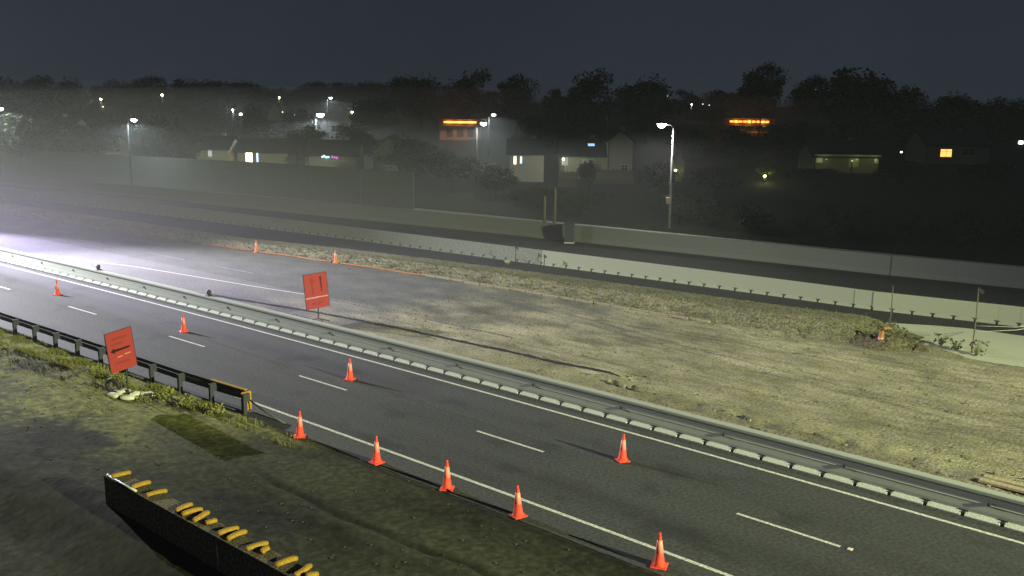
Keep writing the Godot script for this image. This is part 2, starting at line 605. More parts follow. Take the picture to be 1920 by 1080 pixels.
func ground() -> void:
	var st := grid(170, 150, func(a: float, b: float) -> Vector3:
		var x := lerpf(-620.0, 420.0, a)
		var z := lerpf(70.0, -700.0, b)
		return Vector3(x, land_height(x, z), z))
	struct("ground", st, M.land, "dark grassy land rising towards the houses")

	# verge in front of the guardrail: rough earth with weeds, a rut along it, and a drop on the near side of the parapet
	var n1 := noise(0.35, 4, 21)
	var n2 := noise(0.07, 3, 22)
	st = grid(430, 190, func(a: float, b: float) -> Vector3:
		var s := lerpf(-75.0, 8.0, a)
		var v := lerpf(-18.58, -5.0, b)
		return P(s, v, verge_height(s, v)),
		func(_a: float, _b: float, q: Vector3) -> Color:
			var v := q.z - BEND * q.x * q.x
			var patch := n2.get_noise_2d(q.x * 1.5 + 40.0, v * 3.0)
			var f := n1.get_noise_2d(q.x * 5.0 + 90.0, v * 5.0)
			var soil := Color(0.042, 0.044, 0.024) * (1.0 + 0.8 * patch + 0.5 * f)
			var grassy := Color(0.18, 0.185, 0.055) * (1.0 + 0.5 * f)
			var g := clampf(0.75 + 1.6 * patch + 0.6 * f + (-v - 15.6) * 0.35, 0.0, 1.0) * smoothstep(-25.0, -31.0, q.x + 6.0 * patch)
			var c := soil.lerp(grassy, g)
			var rut := -15.65 + 0.14 * sin(q.x * 0.55) + 0.05 * sin(q.x * 2.1)
			c = c.lerp(Color(0.010, 0.011, 0.008), 0.85 * exp(-pow((v - rut) / 0.15, 2.0)) * smoothstep(-25.5, -23.5, q.x) * clampf(0.9 + 1.5 * f - 0.05 * (q.x + 22.0), 0.0, 1.0))   # darker along the rut
			c = c.lerp(Color(0.014, 0.014, 0.012), 0.8 * exp(-pow((v + 18.38) / 0.10, 2.0)) * smoothstep(-28.5, -26.5, q.x) * clampf(0.9 + 1.6 * f, 0.0, 1.0))      # darker along the edge of the seal
			c.a = 1.0
			return c)
	struct("verge", st, M.verge, "rough earth and weed verge in front of the guardrail")

func road_sheet(s0: float, s1: float, v0: Callable, v1: Callable, y: float, n: int, m: int) -> SurfaceTool:
	return grid(n, m, func(a: float, b: float) -> Vector3:
		var s := lerpf(s0, s1, a)
		return P(s, lerpf(v0.call(s), v1.call(s), b), y))

func stripe(st: SurfaceTool, s0: float, s1: float, v: Callable, wide: float, y: float) -> void:
	var n := maxi(1, int(ceil((s1 - s0) / 3.0)))
	for k in n:
		var a := lerpf(s0, s1, float(k) / n)
		var b := lerpf(s0, s1, float(k + 1) / n)
		quad(st, P(a, v.call(a) - wide / 2, y), P(b, v.call(b) - wide / 2, y), P(b, v.call(b) + wide / 2, y), P(a, v.call(a) + wide / 2, y), Vector3.UP)

func fixed(v: float) -> Callable:
	return func(_s: float) -> float: return v

func near_road() -> void:
	var road := Node3D.new()
	road.name = "near_carriageway"
	road.set_meta("kind", "structure")
	road.set_meta("label", "dark asphalt carriageway with two marked lanes")
	add_child(road)
	var n1 := noise(0.05, 4, 31)
	var st := grid(700, 56, func(a: float, b: float) -> Vector3:
		var s := lerpf(-190.0, 60.0, a)
		return P(s, lerpf(-18.55, -26.95, b) + (0.05 * n1.get_noise_1d(s * 40.0) if b < 0.001 else 0.0), 0.0),
		func(_a: float, _b: float, q: Vector3) -> Color:
			var v := q.z - BEND * q.x * q.x
			var wear := 0.0
			for lane in [-21.4, -24.8]:      # polished wheel paths, drip line between them
				wear += 0.10 * exp(-pow((absf(v - lane) - 0.85) / 0.35, 2.0)) - 0.10 * exp(-pow((v - lane) / 0.3, 2.0))
			var k := 1.0 + wear + 0.36 * n1.get_noise_2d(q.x * 0.8, v * 8.0)
			k -= 0.35 * smoothstep(0.30, 0.45, n1.get_noise_2d(q.x * 6.0 + 300.0, v * 9.0))        # oil spots
			k += 0.16 * smoothstep(0.12, 0.16, n1.get_noise_2d(floor(q.x / 9.0) * 40.0, floor(v / 1.7) * 70.0)) # resealed patches
			k -= 0.22 * exp(-pow((v + 22.83 + 0.03 * sin(q.x * 0.7)) / 0.06, 2.0))               # joint between paver runs
			var c := Color(k, k, k) * (1.25 if v > -19.6 else 0.82)
			c.a = 1.0
			return c)
	obj("asphalt", st, M.asphalt, road)
	st = begin()
	stripe(st, -190, 60, fixed(-19.67), 0.13, 0.004)
	obj("edge_line", st, M.paint, road)
	st = begin()
	stripe(st, -190, 60, fixed(-26.55), 0.13, 0.004)
	obj("edge_line", st, M.paint, road)
	for k in range(-14, 7):
		st = begin()
		var s := -12.2 + 10.0 * k
		stripe(st, s, s + 3.0, fixed(-23.05), 0.11, 0.004)
		obj("lane_dash", st, M.paint, road)
	# one raised marker catches the light at the end of the nearest dash
	var t := thing("road_stud", "white raised road stud past the end of the nearest lane dash", "road stud", P(-8.95, -23.06, 0.0))
	st = begin()
	bx(st, Vector3(0, 0.012, 0), Vector3(0.13, 0.03, 0.13), 0.012)
	obj("body", st, M.white_plastic, t)
	st = begin()
	bx(st, Vector3(0.066, 0.014, 0), Vector3(0.006, 0.016, 0.1), 0.001)
	obj("reflector", st, M.collar, t)

# one metre-long unit of movable barrier: a splayed foot cut away at the joints, a narrow web with a ridge, a T-shaped head
func barrier_unit(called: String, label: String, group: String, m: Material, tall: float, plain_face := false) -> Node3D:
	var p := thing(called, label, "barrier block", Vector3.ZERO, 0.0, group)
	var b := Basis(Vector3(0, 0, 1), Vector3.UP, Vector3(-1, 0, 0))
	var half := [Vector2(0.15, 0.0), Vector2(0.15, 0.22), Vector2(0.125, 0.40), Vector2(0.134, 0.415), Vector2(0.134, 0.43), Vector2(0.122, 0.44), Vector2(0.115, 0.68), Vector2(0.155, 0.705), Vector2(0.155, 0.785), Vector2(0.135, 0.81)]
	if plain_face:
		half = [Vector2(0.16, 0.0), Vector2(0.15, 0.2), Vector2(0.11, 0.785), Vector2(0.09, 0.81)]
	var prof := PackedVector2Array()
	for q in half: prof.append(Vector2(q.x, q.y * tall))
	for k in range(half.size() - 1, -1, -1): prof.append(Vector2(-half[k].x, half[k].y * tall))
	var st := begin()
	slab(st, prof, -0.5152, 0.5152, b)
	obj("web_and_head", st, m, p)
	for side in [-1.0, 1.0]:
		st = begin()
		slab(st, PackedVector2Array([Vector2(side * 0.12, 0.0), Vector2(side * 0.32, 0.0), Vector2(side * 0.32, 0.03 * tall), Vector2(side * 0.155, 0.115 * tall), Vector2(side * 0.12, 0.12 * tall)]), -0.455, 0.455, b)
		obj("foot", st, M.block_foot if not plain_face else m, p)
	st = begin()
	bx(st, Vector3(0.515, 0.05 * tall, 0), Vector3(0.11, 0.10 * tall, 0.50), 0.01)
	bx(st, Vector3(0.50, 0.115 * tall, 0), Vector3(0.26, 0.05 * tall, 0.36), 0.008)
	obj("hinge", st, M.rubber, p)
	return p

func median() -> void:
	var st := road_sheet(-190, 60, fixed(-26.95), fixed(-28.1), 0.0, 200, 2)
	struct("median_pavement", st, M.asphalt_edge, "narrow sealed strip under the median barrier")
	var p := barrier_unit("median_block", "metre-long grey concrete unit of the movable barrier along the median", "units of the median barrier", M.block, 1.0)
	var first := true
	for k in 86:
		var s := -82.2 + 1.03 * k
		var o: Node3D = p
		var at := P(s, -27.56, 0.003)
		var turn := heading(s)
		if first:
			p.position = at; p.rotation.y = turn; first = false
		else:
			o = copy(p, "median_block", at, turn)
		if k % 4 == 1:
			st = begin()
			bx(st, Vector3(0.1, 0.47, 0.15), Vector3(0.09, 0.10, 0.06), 0.012)
			obj("reflector", st, M.rubber, o)
	var marks := ["black knob on top of the median barrier in the bright light, the farther of two", "black knob on top of the median barrier nearer the red sign"]
	for k in 2:
		var sv: Array = [[-57.6, -27.56], [-45.9, -27.56]][k]
		var m := thing("rubber_marker", marks[k], "marker post", P(sv[0], sv[1], 0.812))
		st = begin(true)
		lathe(st, [Vector2(0.0, 0.34), Vector2(0.09, 0.32), Vector2(0.13, 0.22), Vector2(0.12, 0.11), Vector2(0.08, 0.08), Vector2(0.08, 0.03)], 12)
		obj("post", st, M.rubber, m)
		st = begin()
		bx(st, Vector3(0, 0.03, 0), Vector3(0.3, 0.06, 0.3), 0.02)
		obj("foot", st, M.rubber, m)

func far_edge(s: float) -> float:
	return along([[-130.0, -42.5], [-60.0, -44.5], [-19.0, -46.5], [-16.5, -47.6], [-15.85, -47.1], [-12.97, -45.75], [-10.8, -45.9], [-5.0, -46.2], [30.0, -48.0]], s)

# a wheel track: [where it crosses s = -20, its slant], wandering a little
func track(tr: Array, s: float) -> float:
	return tr[0] + tr[1] * (s + 20.0) + 0.35 * sin(s * 0.16 + tr[1] * 30.0)

func works() -> void:
	# the closed carriageway: dusty seal on the left, bare earth on the right
	var n1 := noise(0.10, 5, 41)
	var n2 := noise(0.5, 4, 42)
	var n3 := noise(0.03, 3, 43)
	var hw := func(s: float, v: float) -> float:
		var bare := smoothstep(-42.0, -20.0, s + 6.0 * n1.get_noise_2d(s, v * 3.0))
		var h := 0.02 + bare * (0.09 * n1.get_noise_2d(s * 2.0, v * 8.0) + 0.035 * n2.get_noise_2d(s * 2.0, v * 5.0) + 0.02)
		h += 0.14 * smoothstep(-24.0, -20.0, s) * exp(-pow((v + 30.6 + 0.2 * sin(s)) / 0.5, 2.0)) * (0.6 + 0.9 * n2.get_noise_2d(s * 2.5, v))
		h -= 0.22 * exp(-pow((s + 21.9) / 0.7, 2.0) - pow((v + 32.1) / 0.35, 2.0))
		h -= 0.10 * exp(-pow((s + 34.5) / 1.8, 2.0) - pow((v + 37.6) / 0.6, 2.0))
		for tr in [[-33.2, -0.05], [-33.95, -0.05], [-37.4, 0.16], [-38.2, 0.16], [-40.6, -0.10], [-41.3, -0.10]]:
			var d: float = (v - track(tr, s)) / 0.17
			h -= bare * (0.05 + 0.018 * sin(s * 21.0)) * exp(-d * d)
			h += bare * 0.025 * exp(-pow(absf(d) - 1.9, 2.0))
		return h
	var st := grid(620, 150, func(a: float, b: float) -> Vector3:
		var s := lerpf(-120.0, 20.0, a)
		var v := lerpf(-27.85, far_edge(s), b)
		var h: float = hw.call(s, v)
		if b > 0.985:
			h = -0.1
		return P(s, v, h),
		func(_a: float, _b: float, q: Vector3) -> Color:
			var s := q.x
			var v := q.z - BEND * s * s
			var p1 := n1.get_noise_2d(s * 2.8, v * 4.4)
			var p2 := n2.get_noise_2d(s * 2.6 + 50.0, v * 4.0)
			var p3 := n3.get_noise_2d(s * 1.5, v * 3.0)
			var bare := clampf(smoothstep(-46.0, -24.0, s + 10.0 * p1 + 5.0 * p3), 0.0, 1.0)
			var seal := Color(0.14, 0.145, 0.125) * (1.0 + 0.25 * p1 + 0.1 * p2)
			if v > -34.0 and s < -30.0:
				seal = Color(0.19, 0.19, 0.175) * (1.0 + 0.15 * p1)
			var earth := Color(0.335, 0.315, 0.20) * (1.0 + 0.38 * p1 + 0.22 * p2 + 0.25 * p3)
			for tr in [[-33.2, -0.05], [-33.95, -0.05], [-37.4, 0.16], [-38.2, 0.16], [-40.6, -0.10], [-41.3, -0.10]]:      # compacted wheel tracks
				earth *= 1.0 - 0.20 * exp(-pow((v - track(tr, s)) / 0.17, 2.0)) * clampf(0.8 + 1.6 * p2, 0.0, 1.0)
			earth *= 1.0 - 0.2 * smoothstep(0.05, 0.35, n3.get_noise_2d(s * 3.5 - 60.0, v * 6.0))
			var c := seal.lerp(earth, bare)
			var dark_amt := exp(-pow((s + 34.5) / 2.4, 2.0) - pow((v + 37.6) / 0.7, 2.0)) * (0.6 + 0.6 * p2)  # darker in the hollow and in a band behind the barrier
			dark_amt = maxf(dark_amt, exp(-pow((v + 30.1) / 0.5, 2.0)) * smoothstep(-26.0, -20.0, s) * (0.45 + 0.8 * p2))
			c = c.lerp(Color(0.11, 0.10, 0.075), clampf(dark_amt, 0.0, 0.8))
			c.a = 1.0
			return c)
	struct("earthworks", st, M.works, "closed far carriageway, dusty seal turning to bare tan earth")

	var marks := Node3D.new()
	marks.name = "far_markings"
	marks.set_meta("kind", "structure")
	marks.set_meta("label", "worn white lines on the closed carriageway")
	add_child(marks)
	var lane := func(s: float) -> float:
		return along([[-90.0, -28.9], [-71.0, -29.95], [-61.7, -32.0], [-49.6, -33.2], [-45.0, -33.8], [-20.0, -34.0]], s)
	var lane_on := func(s: float) -> float: return s
	st = begin()
	for k in 11:
		road_line(st, -71.0 + k * 2.4, -71.0 + (k + 1) * 2.4, lane, 0.13, hw, 0.012)
	obj("solid_line", st, M.paint, marks)
	for k in [[-43.6, -38.5], [-36.6, -30.0]]:
		st = begin()
		road_line(st, k[0], k[1], lane, 0.12, hw, 0.03)
		obj("lane_dash", st, M.worn_paint, marks)
	for k in [-76.5, -66.0, -58.0]:
		st = begin()
		road_line(st, k, k + 4.2, fixed(-35.8), 0.12, hw, 0.012)
		obj("lane_dash", st, M.worn_paint, marks)
	# two dark strips laid over the seal
	var dark_line_v := func(s: float) -> float:
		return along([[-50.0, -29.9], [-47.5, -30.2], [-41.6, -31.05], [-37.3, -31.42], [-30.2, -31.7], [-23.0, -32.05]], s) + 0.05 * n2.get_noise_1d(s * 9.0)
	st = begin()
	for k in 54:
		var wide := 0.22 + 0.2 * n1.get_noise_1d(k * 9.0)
		road_line(st, -49.6 + k * 0.5, -49.1 + k * 0.5, dark_line_v, wide, hw, 0.035)
	obj("dark_line", st, M.dark_strip, marks)
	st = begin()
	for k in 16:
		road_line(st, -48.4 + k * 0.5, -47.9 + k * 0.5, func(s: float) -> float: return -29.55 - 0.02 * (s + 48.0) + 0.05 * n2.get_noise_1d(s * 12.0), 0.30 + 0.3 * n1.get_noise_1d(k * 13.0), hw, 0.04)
	obj("dark_line", st, M.dark_strip, marks)

	# the earth bund along the back of the works
	var n4 := noise(0.6, 4, 44)
	st = grid(420, 34, func(a: float, b: float) -> Vector3:
		var s := lerpf(-118.0, -15.9, a)
		var full := smoothstep(-16.0, -19.0, s)
		var vt := along(TOE, s)
		var vc := along(CREST, s)
		var hk := lerpf(0.45, 0.72, smoothstep(-70.0, -35.0, s)) * full
		var q: Vector2
		if b < 0.4:
			q = Vector2(lerpf(vt, vc, b / 0.4), lerpf(-0.05, hk, sin(b / 0.4 * PI / 2)))
		elif b < 0.75:
			q = Vector2(lerpf(vc, vc - 2.0, (b - 0.4) / 0.35), hk)
		else:
			q = Vector2(lerpf(vc - 2.0, vc - 3.0, (b - 0.75) / 0.25), lerpf(hk, -0.1, (b - 0.75) / 0.25))
		var rough := (0.13 if b < 0.42 else 0.04) * full
		return P(s, q.x + 0.15 * n4.get_noise_2d(s * 2.0, b * 9.0), q.y + rough * n4.get_noise_2d(s * 4.0, b * 22.0)),
		func(_a: float, b: float, q: Vector3) -> Color:
			var f := n4.get_noise_2d(q.x * 5.0, b * 30.0)
			var g := n1.get_noise_2d(q.x * 2.0, b * 12.0)
			var c := Color(0.25, 0.24, 0.145) * (1.0 + 0.35 * f + 0.3 * g)
			c.a = 1.0
			return c)
	struct("earth_bund", st, M.bund, "low earth bund with weedy slope and pale flat top")

	# spoil mound at its end with a hollow beside it
	st = grid(70, 50, func(a: float, b: float) -> Vector3:
		var x := lerpf(-2.4, 2.4, a)
		var z := lerpf(-1.5, 1.5, b)
		var r := Vector2(x / 2.4, z / 1.5).length()
		var h := 0.55 * maxf(0.0, 1.0 - r * r) * (1.0 + 0.3 * n4.get_noise_2d(x * 5.0, z * 5.0)) - 0.06 - 0.35 * exp(-pow((x - 1.3) / 0.5, 2.0) - pow((z - 0.5) / 0.6, 2.0))
		return P(-16.8 + x, -45.2 + z, h),
		func(a: float, b: float, _q: Vector3) -> Color:
			var f := n4.get_noise_2d(a * 60.0, b * 50.0)
			var c := Color(0.16, 0.145, 0.085) * (1.0 + 0.7 * f)
			c.a = 1.0
			return c)
	struct("spoil_mound", st, M.bund, "mound of loose spoil at the end of the bund")

# follows the ground closely so that the strip lies on it
func road_line(st: SurfaceTool, s0: float, s1: float, v: Callable, wide: float, h: Callable, lift: float) -> void:
	var n := maxi(1, int(ceil((s1 - s0) / 0.5)))
	for k in n:
		var a := lerpf(s0, s1, float(k) / n)
		var b := lerpf(s0, s1, float(k + 1) / n)
		var va: float = v.call(a)
		var vb: float = v.call(b)
		var c: Array[Vector3] = []
		for e in [[a, va - wide / 2], [b, vb - wide / 2], [b, vb + wide / 2], [a, va + wide / 2]]:
			c.append(P(e[0], e[1], h.call(e[0], e[1]) + lift))
		quad(st, c[0], c[1], c[2], c[3], Vector3.UP)

func far_side() -> void:
	var a_line := func(s: float) -> float: return along(A_LINE, s)
	var b_line := func(s: float) -> float: return along(B_LINE, s)
	var front := func(s: float) -> float: return along([[-150.0, -41.5], [-66.0, -43.6], [-40.0, -46.0], [-20.0, -49.4], [-15.5, -51.8], [0.0, -53.2], [60.0, -58.0]], s)
	var st := road_sheet(-22, 60, func(s: float) -> float: return far_edge(s) + 3.0, front, -0.012, 60, 4)
	struct("front_strip", st, M.new_strip, "pale concrete strip at the edge of the earthworks")
	st = road_sheet(-150, 60, front, a_line, -0.008, 140, 4)
	struct("service_lane", st, M.far_asphalt, "dark asphalt lane in front of the far block barrier")
	st = road_sheet(-170, 60, a_line, b_line, 0.0, 140, 5)
	struct("local_road", st, M.far_asphalt, "dark asphalt road between the two far barriers")
	st = road_sheet(-170, 80, b_line, func(s: float) -> float: return along([[-170.0, -62.0], [-131.7, -64.5], [-97.0, -70.0], [-57.0, -72.0], [-37.0, -73.5], [-18.0, -75.5], [80.0, -88.0]], s), 0.0, 120, 6)
	struct("footpath", st, M.old_strip, "grey path behind the tall far barrier")

	# the nearer one: metre-long units, older and greyer on the left, new on the right
	var old := barrier_unit("barrier_block", "weathered grey metre-long unit in the left part of the far block barrier", "weathered units of the far block barrier", M.old_block, 1.24, true)
	var fresh := barrier_unit("barrier_block", "pale new metre-long unit in the right part of the far block barrier", "new units of the far block barrier", M.new_block, 1.24, true)
	var s := -126.0
	var used := [false, false]
	while s < 6.0:
		var k := 0 if s < -42.6 else 1
		var p: Node3D = [old, fresh][k]
		var at := P(s, along(A_LINE, s), 0.0)
		var nx := P(s + 1.0, along(A_LINE, s + 1.0), 0.0)
		var turn := -atan2(nx.z - at.z, nx.x - at.x)
		if not used[k]:
			p.position = at; p.rotation.y = turn; used[k] = true
		else:
			p = copy(p, "barrier_block", at, turn)
		p.scale.x = at.distance_to(P(s + 1.03, along(A_LINE, s + 1.03), 0.0)) / 1.0306
		s += 1.03

	# the taller one behind it
	var w := thing("barrier_wall", "long grey concrete barrier wall behind the far block barrier", "barrier wall", Vector3.ZERO)
	s = -150.0
	var prof := PackedVector2Array([Vector2(-0.3, 0.0), Vector2(0.3, 0.0), Vector2(0.3, 0.1), Vector2(0.17, 0.35), Vector2(0.11, 1.30), Vector2(0.09, 1.33), Vector2(-0.09, 1.33), Vector2(-0.11, 1.30), Vector2(-0.17, 0.35), Vector2(-0.3, 0.1)])
	var mesh: Mesh
	while s < 36.0:
		if mesh == null:
			st = begin()
			slab(st, prof, -1.9985, 1.9985, Basis(Vector3(0, 0, 1), Vector3.UP, Vector3(-1, 0, 0)))
			st.generate_normals()
			mesh = st.commit()
		var o := piece("panel", mesh, M.wall_face, w)
		var at := P(s, along(B_LINE, s), 0.004)
		var nx := P(s + 1.0, along(B_LINE, s + 1.0), 0.004)
		o.position = at
		o.rotation.y = -atan2(nx.z - at.z, nx.x - at.x)
		o.scale.x = at.distance_to(P(s + 4.0, along(B_LINE, s + 4.0), 0.004)) / 3.9975
		s += 4.0

	# noise wall on the left
	var nw := thing("noise_wall", "long grey panel noise wall beyond the far lanes on the left", "noise wall", Vector3.ZERO)
	var line := [Vector2(-158.0, -60.5), Vector2(-131.7, -63.5), Vector2(-97.1, -68.6), Vector2(-74.7, -70.0)]
	for k in line.size() - 1:
		var a := P(line[k].x, line[k].y)
		var b := P(line[k + 1].x, line[k + 1].y)
		var n := int(round(a.distance_to(b) / 4.0))
		for i in n:
			var c := a.lerp(b, (i + 0.5) / n)
			var long := a.distance_to(b) / n
			var turn := -atan2(b.z - a.z, b.x - a.x)
			for row in 3:
				st = begin()
				bx(st, Vector3.ZERO, Vector3(long - 0.16, 1.31, 0.14), 0.02)
				var o := obj("panel", st, M.noise_wall, nw)
				o.position = c + Vector3(0, 0.55 + row * 1.33, 0)
				o.rotation.y = turn
			st = begin()
			bx(st, Vector3.ZERO, Vector3(0.18, 4.02, 0.19), 0.03)
			var o2 := obj("post", st, M.noise_wall, nw)
			o2.position = a.lerp(b, float(i) / n) + Vector3(0, 1.88, 0)
			o2.rotation.y = turn

	# a few things standing by the far barriers
	var t := thing("roadside_cabinet", "dark upright roadside cabinet standing against the tall barrier wall", "cabinet", P(-48.3, -61.4, 0.0), 0.5)
	st = begin()
	bx(st, Vector3(0, 0.85, 0), Vector3(0.72, 1.5, 0.5), 0.03)
	obj("body", st, M.dark_steel, t)
	st = begin()
	bx(st, Vector3(0, 1.63, 0), Vector3(0.84, 0.08, 0.62), 0.02)
	obj("roof", st, M.dark_steel, t)
	st = begin()
	bx(st, Vector3(0, 0.05, 0), Vector3(0.8, 0.1, 0.56), 0.01)
	obj("plinth", st, M.coping, t)
	var pole_labels := ["shorter of two timber posts behind the tall barrier wall", "taller of two timber posts behind the tall barrier wall"]
	for k in 2:
		var h: float = [2.5, 3.4][k]
		t = thing("timber_post", pole_labels[k], "post", P([-58.2, -57.0][k], -70.4, 0.0))
		st = begin(true)
		tube(st, [Vector3(0, 0, 0), Vector3(0.03, h * 0.6, 0), Vector3(0.0, h, 0)], [0.15, 0.13, 0.12], 9)
		obj("trunk", st, M.post_wood, t)
		st = begin(true)
		tube(st, [Vector3(0, h - 0.02, 0), Vector3(0, h + 0.04, 0)], [0.135, 0.1], 9)
		obj("cap", st, M.dark_steel, t)
	var stakes := [[-44.6, -50.6, 1.3, "thin dark stake on the pale strip, left of a pair"], [-42.3, -50.9, 0.9, "thin dark stake on the pale strip with a rag at its top"], [-17.8, -48.6, 2.3, "thin pale stake standing beyond the spoil mound"], [-13.2, -46.6, 3.1, "tall thin stake at the edge of the pale concrete, tape tied to it"]]
	for k in 4:
		t = thing("survey_stake", stakes[k][3], "stake", P(stakes[k][0], stakes[k][1], 0.0))
		st = begin(true)
		var h: float = stakes[k][2]
		tube(st, [Vector3.ZERO, Vector3(0.04, h * 0.5, 0.0), Vector3(0.02, h, 0.02)], [0.034, 0.03, 0.024], 7)
		obj("shaft", st, M.dark_steel if k < 2 else M.post_wood, t)
		if k == 2: continue
		st = begin()
		bx(st, Vector3(0.12, h - 0.14, 0.03), Vector3(0.3, 0.16, 0.02), 0.004, Basis(Vector3(0, 0, 1), -0.5))
		obj("flag", st, M.dark_steel, t)
		if k == 3:
			st = begin(true)
			tube(st, [Vector3(0.02, 1.0, 0), Vector3(1.5, 1.15, -1.2), Vector3(3.6, 1.75, -2.6)], [0.010, 0.010, 0.010], 5)
			tube(st, [Vector3(0.02, 1.3, 0), Vector3(1.5, 1.3, -1.1), Vector3(3.6, 1.8, -2.5)], [0.008, 0.008, 0.008], 5)
			obj("tape", st, M.white_plastic, t)
	# scrubby growth on the pale concrete behind the mound
	var weeds := [[-17.3, -46.9, 0.9], [-16.6, -46.9, 0.7], [-14.7, -47.0, 0.7], [-13.9, -46.6, 0.55], [-12.9, -46.3, 0.8]]
	var weed_labels := ["dark scrub clump tight behind the spoil mound", "grey scrub clump right of the spoil mound", "twiggy weed on the pale concrete nearer the mound", "small weed between the twiggy ones", "weed round the foot of the taped stake"]
	for k in 5:
		scrub(weeds[k][0], weeds[k][1], weeds[k][2], 60 + k, weed_labels[k])

func scrub(s: float, v: float, h: float, sd: int, label: String) -> void:
	var rng := RandomNumberGenerator.new()
	rng.seed = sd
	var t := thing("scrub", label, "weed", P(s, v, 0.0))
	var st := begin()
	for k in 26:
		var d: Vector3 = Vector3(rng.randf_range(-0.5, 0.5), rng.randf_range(0.5, 1.0), rng.randf_range(-0.5, 0.5)) * h
		tube(st, [Vector3(d.x * 0.15, 0, d.z * 0.15), d * 0.6, d], [0.012, 0.009, 0.004], 3, false)
	obj("stem", st, M.dry_weed, t)
	st = begin()
	for k in 26:
		var c := Vector3(rng.randf_range(-0.5, 0.5), rng.randf_range(0.15, 0.95), rng.randf_range(-0.5, 0.5)) * h
		leaf(st, c, 0.09, rng)
	var o := obj("leaves", st, M.leaf0, t)
	o.set_meta("kind", "stuff")

func leaf(st: SurfaceTool, c: Vector3, r: float, rng: RandomNumberGenerator) -> void:
	var u := Vector3(rng.randfn(), rng.randfn(), rng.randfn()).normalized() * r
	var w := u.cross(Vector3(rng.randfn(), rng.randfn(), rng.randfn())).normalized() * r * 0.6
	quad(st, c - u, c + w, c + u, c - w, Vector3.UP)

# ------------------------------------------------------------------ things on and beside the near road
func cone(kind: String, label: String, at: Vector3, turn: float, group: String) -> Node3D:
	var t := thing("traffic_cone", label, "traffic cone", at, turn, group)
	t.rotation.x = 0.03 * sin(at.x * 3.1)
	t.rotation.z = 0.03 * cos(at.x * 5.3)
	var body: Material = M.cone if kind == "new" else M.old_cone
	var st := begin()
	bx(st, Vector3(0, 0.025, 0), Vector3(0.40, 0.05, 0.40), 0.02)
	obj("base", st, body, t)
	st = begin(true)
	lathe(st, [Vector2(0.185, 0.045), Vector2(0.165, 0.075), Vector2(0.135, 0.10), Vector2(0.030, 0.885), Vector2(0.026, 0.90), Vector2(0.0, 0.902)], 20)
	obj("body", st, body, t)
	st = begin(true)
	lathe(st, [Vector2(0.0, 0.36), Vector2(0.104, 0.38), Vector2(0.104 - 0.128 * 0.34 + 0.004, 0.70), Vector2(0.0, 0.71)], 20)
	obj("collar", st, M.collar, t)
	return t

func shoulder_things() -> void:
	var rows := [[-12.02, -18.91, "nearest traffic cone that shows whole, on the near shoulder"], [-16.5, -18.74, "second traffic cone along the near shoulder"], [-19.28, -18.74, "third and middle traffic cone along the near shoulder"], [-22.38, -18.71, "fourth traffic cone along the near shoulder"], [-26.1, -18.54, "last shoulder cone, just past the yellow end of the guardrail"], [-8.75, -18.82, "traffic cone whose tip just shows at the bottom edge"],
		[-16.88, -24.16, "nearest traffic cone in the middle of the lanes"], [-30.25, -24.08, "lane cone right of the long pale dash, second from near"], [-42.5, -24.01, "lane cone with a long dark shadow, third from near"], [-55.68, -24.13, "farthest lane cone in the bluish light"]]
	for k in rows.size():
		cone("new", rows[k][2], P(rows[k][0], rows[k][1], 0.001), 0.4 + k * 0.9, "red traffic cones on the near carriageway")
	cone("old", "faded orange cone by the bund, at the start of the orange pipe", P(-61.3, -41.3, 0.02), 0.3, "faded cones by the bund")
	cone("old", "faded orange cone with pale sleeve between the two orange pipes", P(-53.4, -42.1, 0.02), 0.9, "faded cones by the bund")
	guardrail()
	red_signs()
	parapet()
	pipes()
	loose_things()
	weeds()

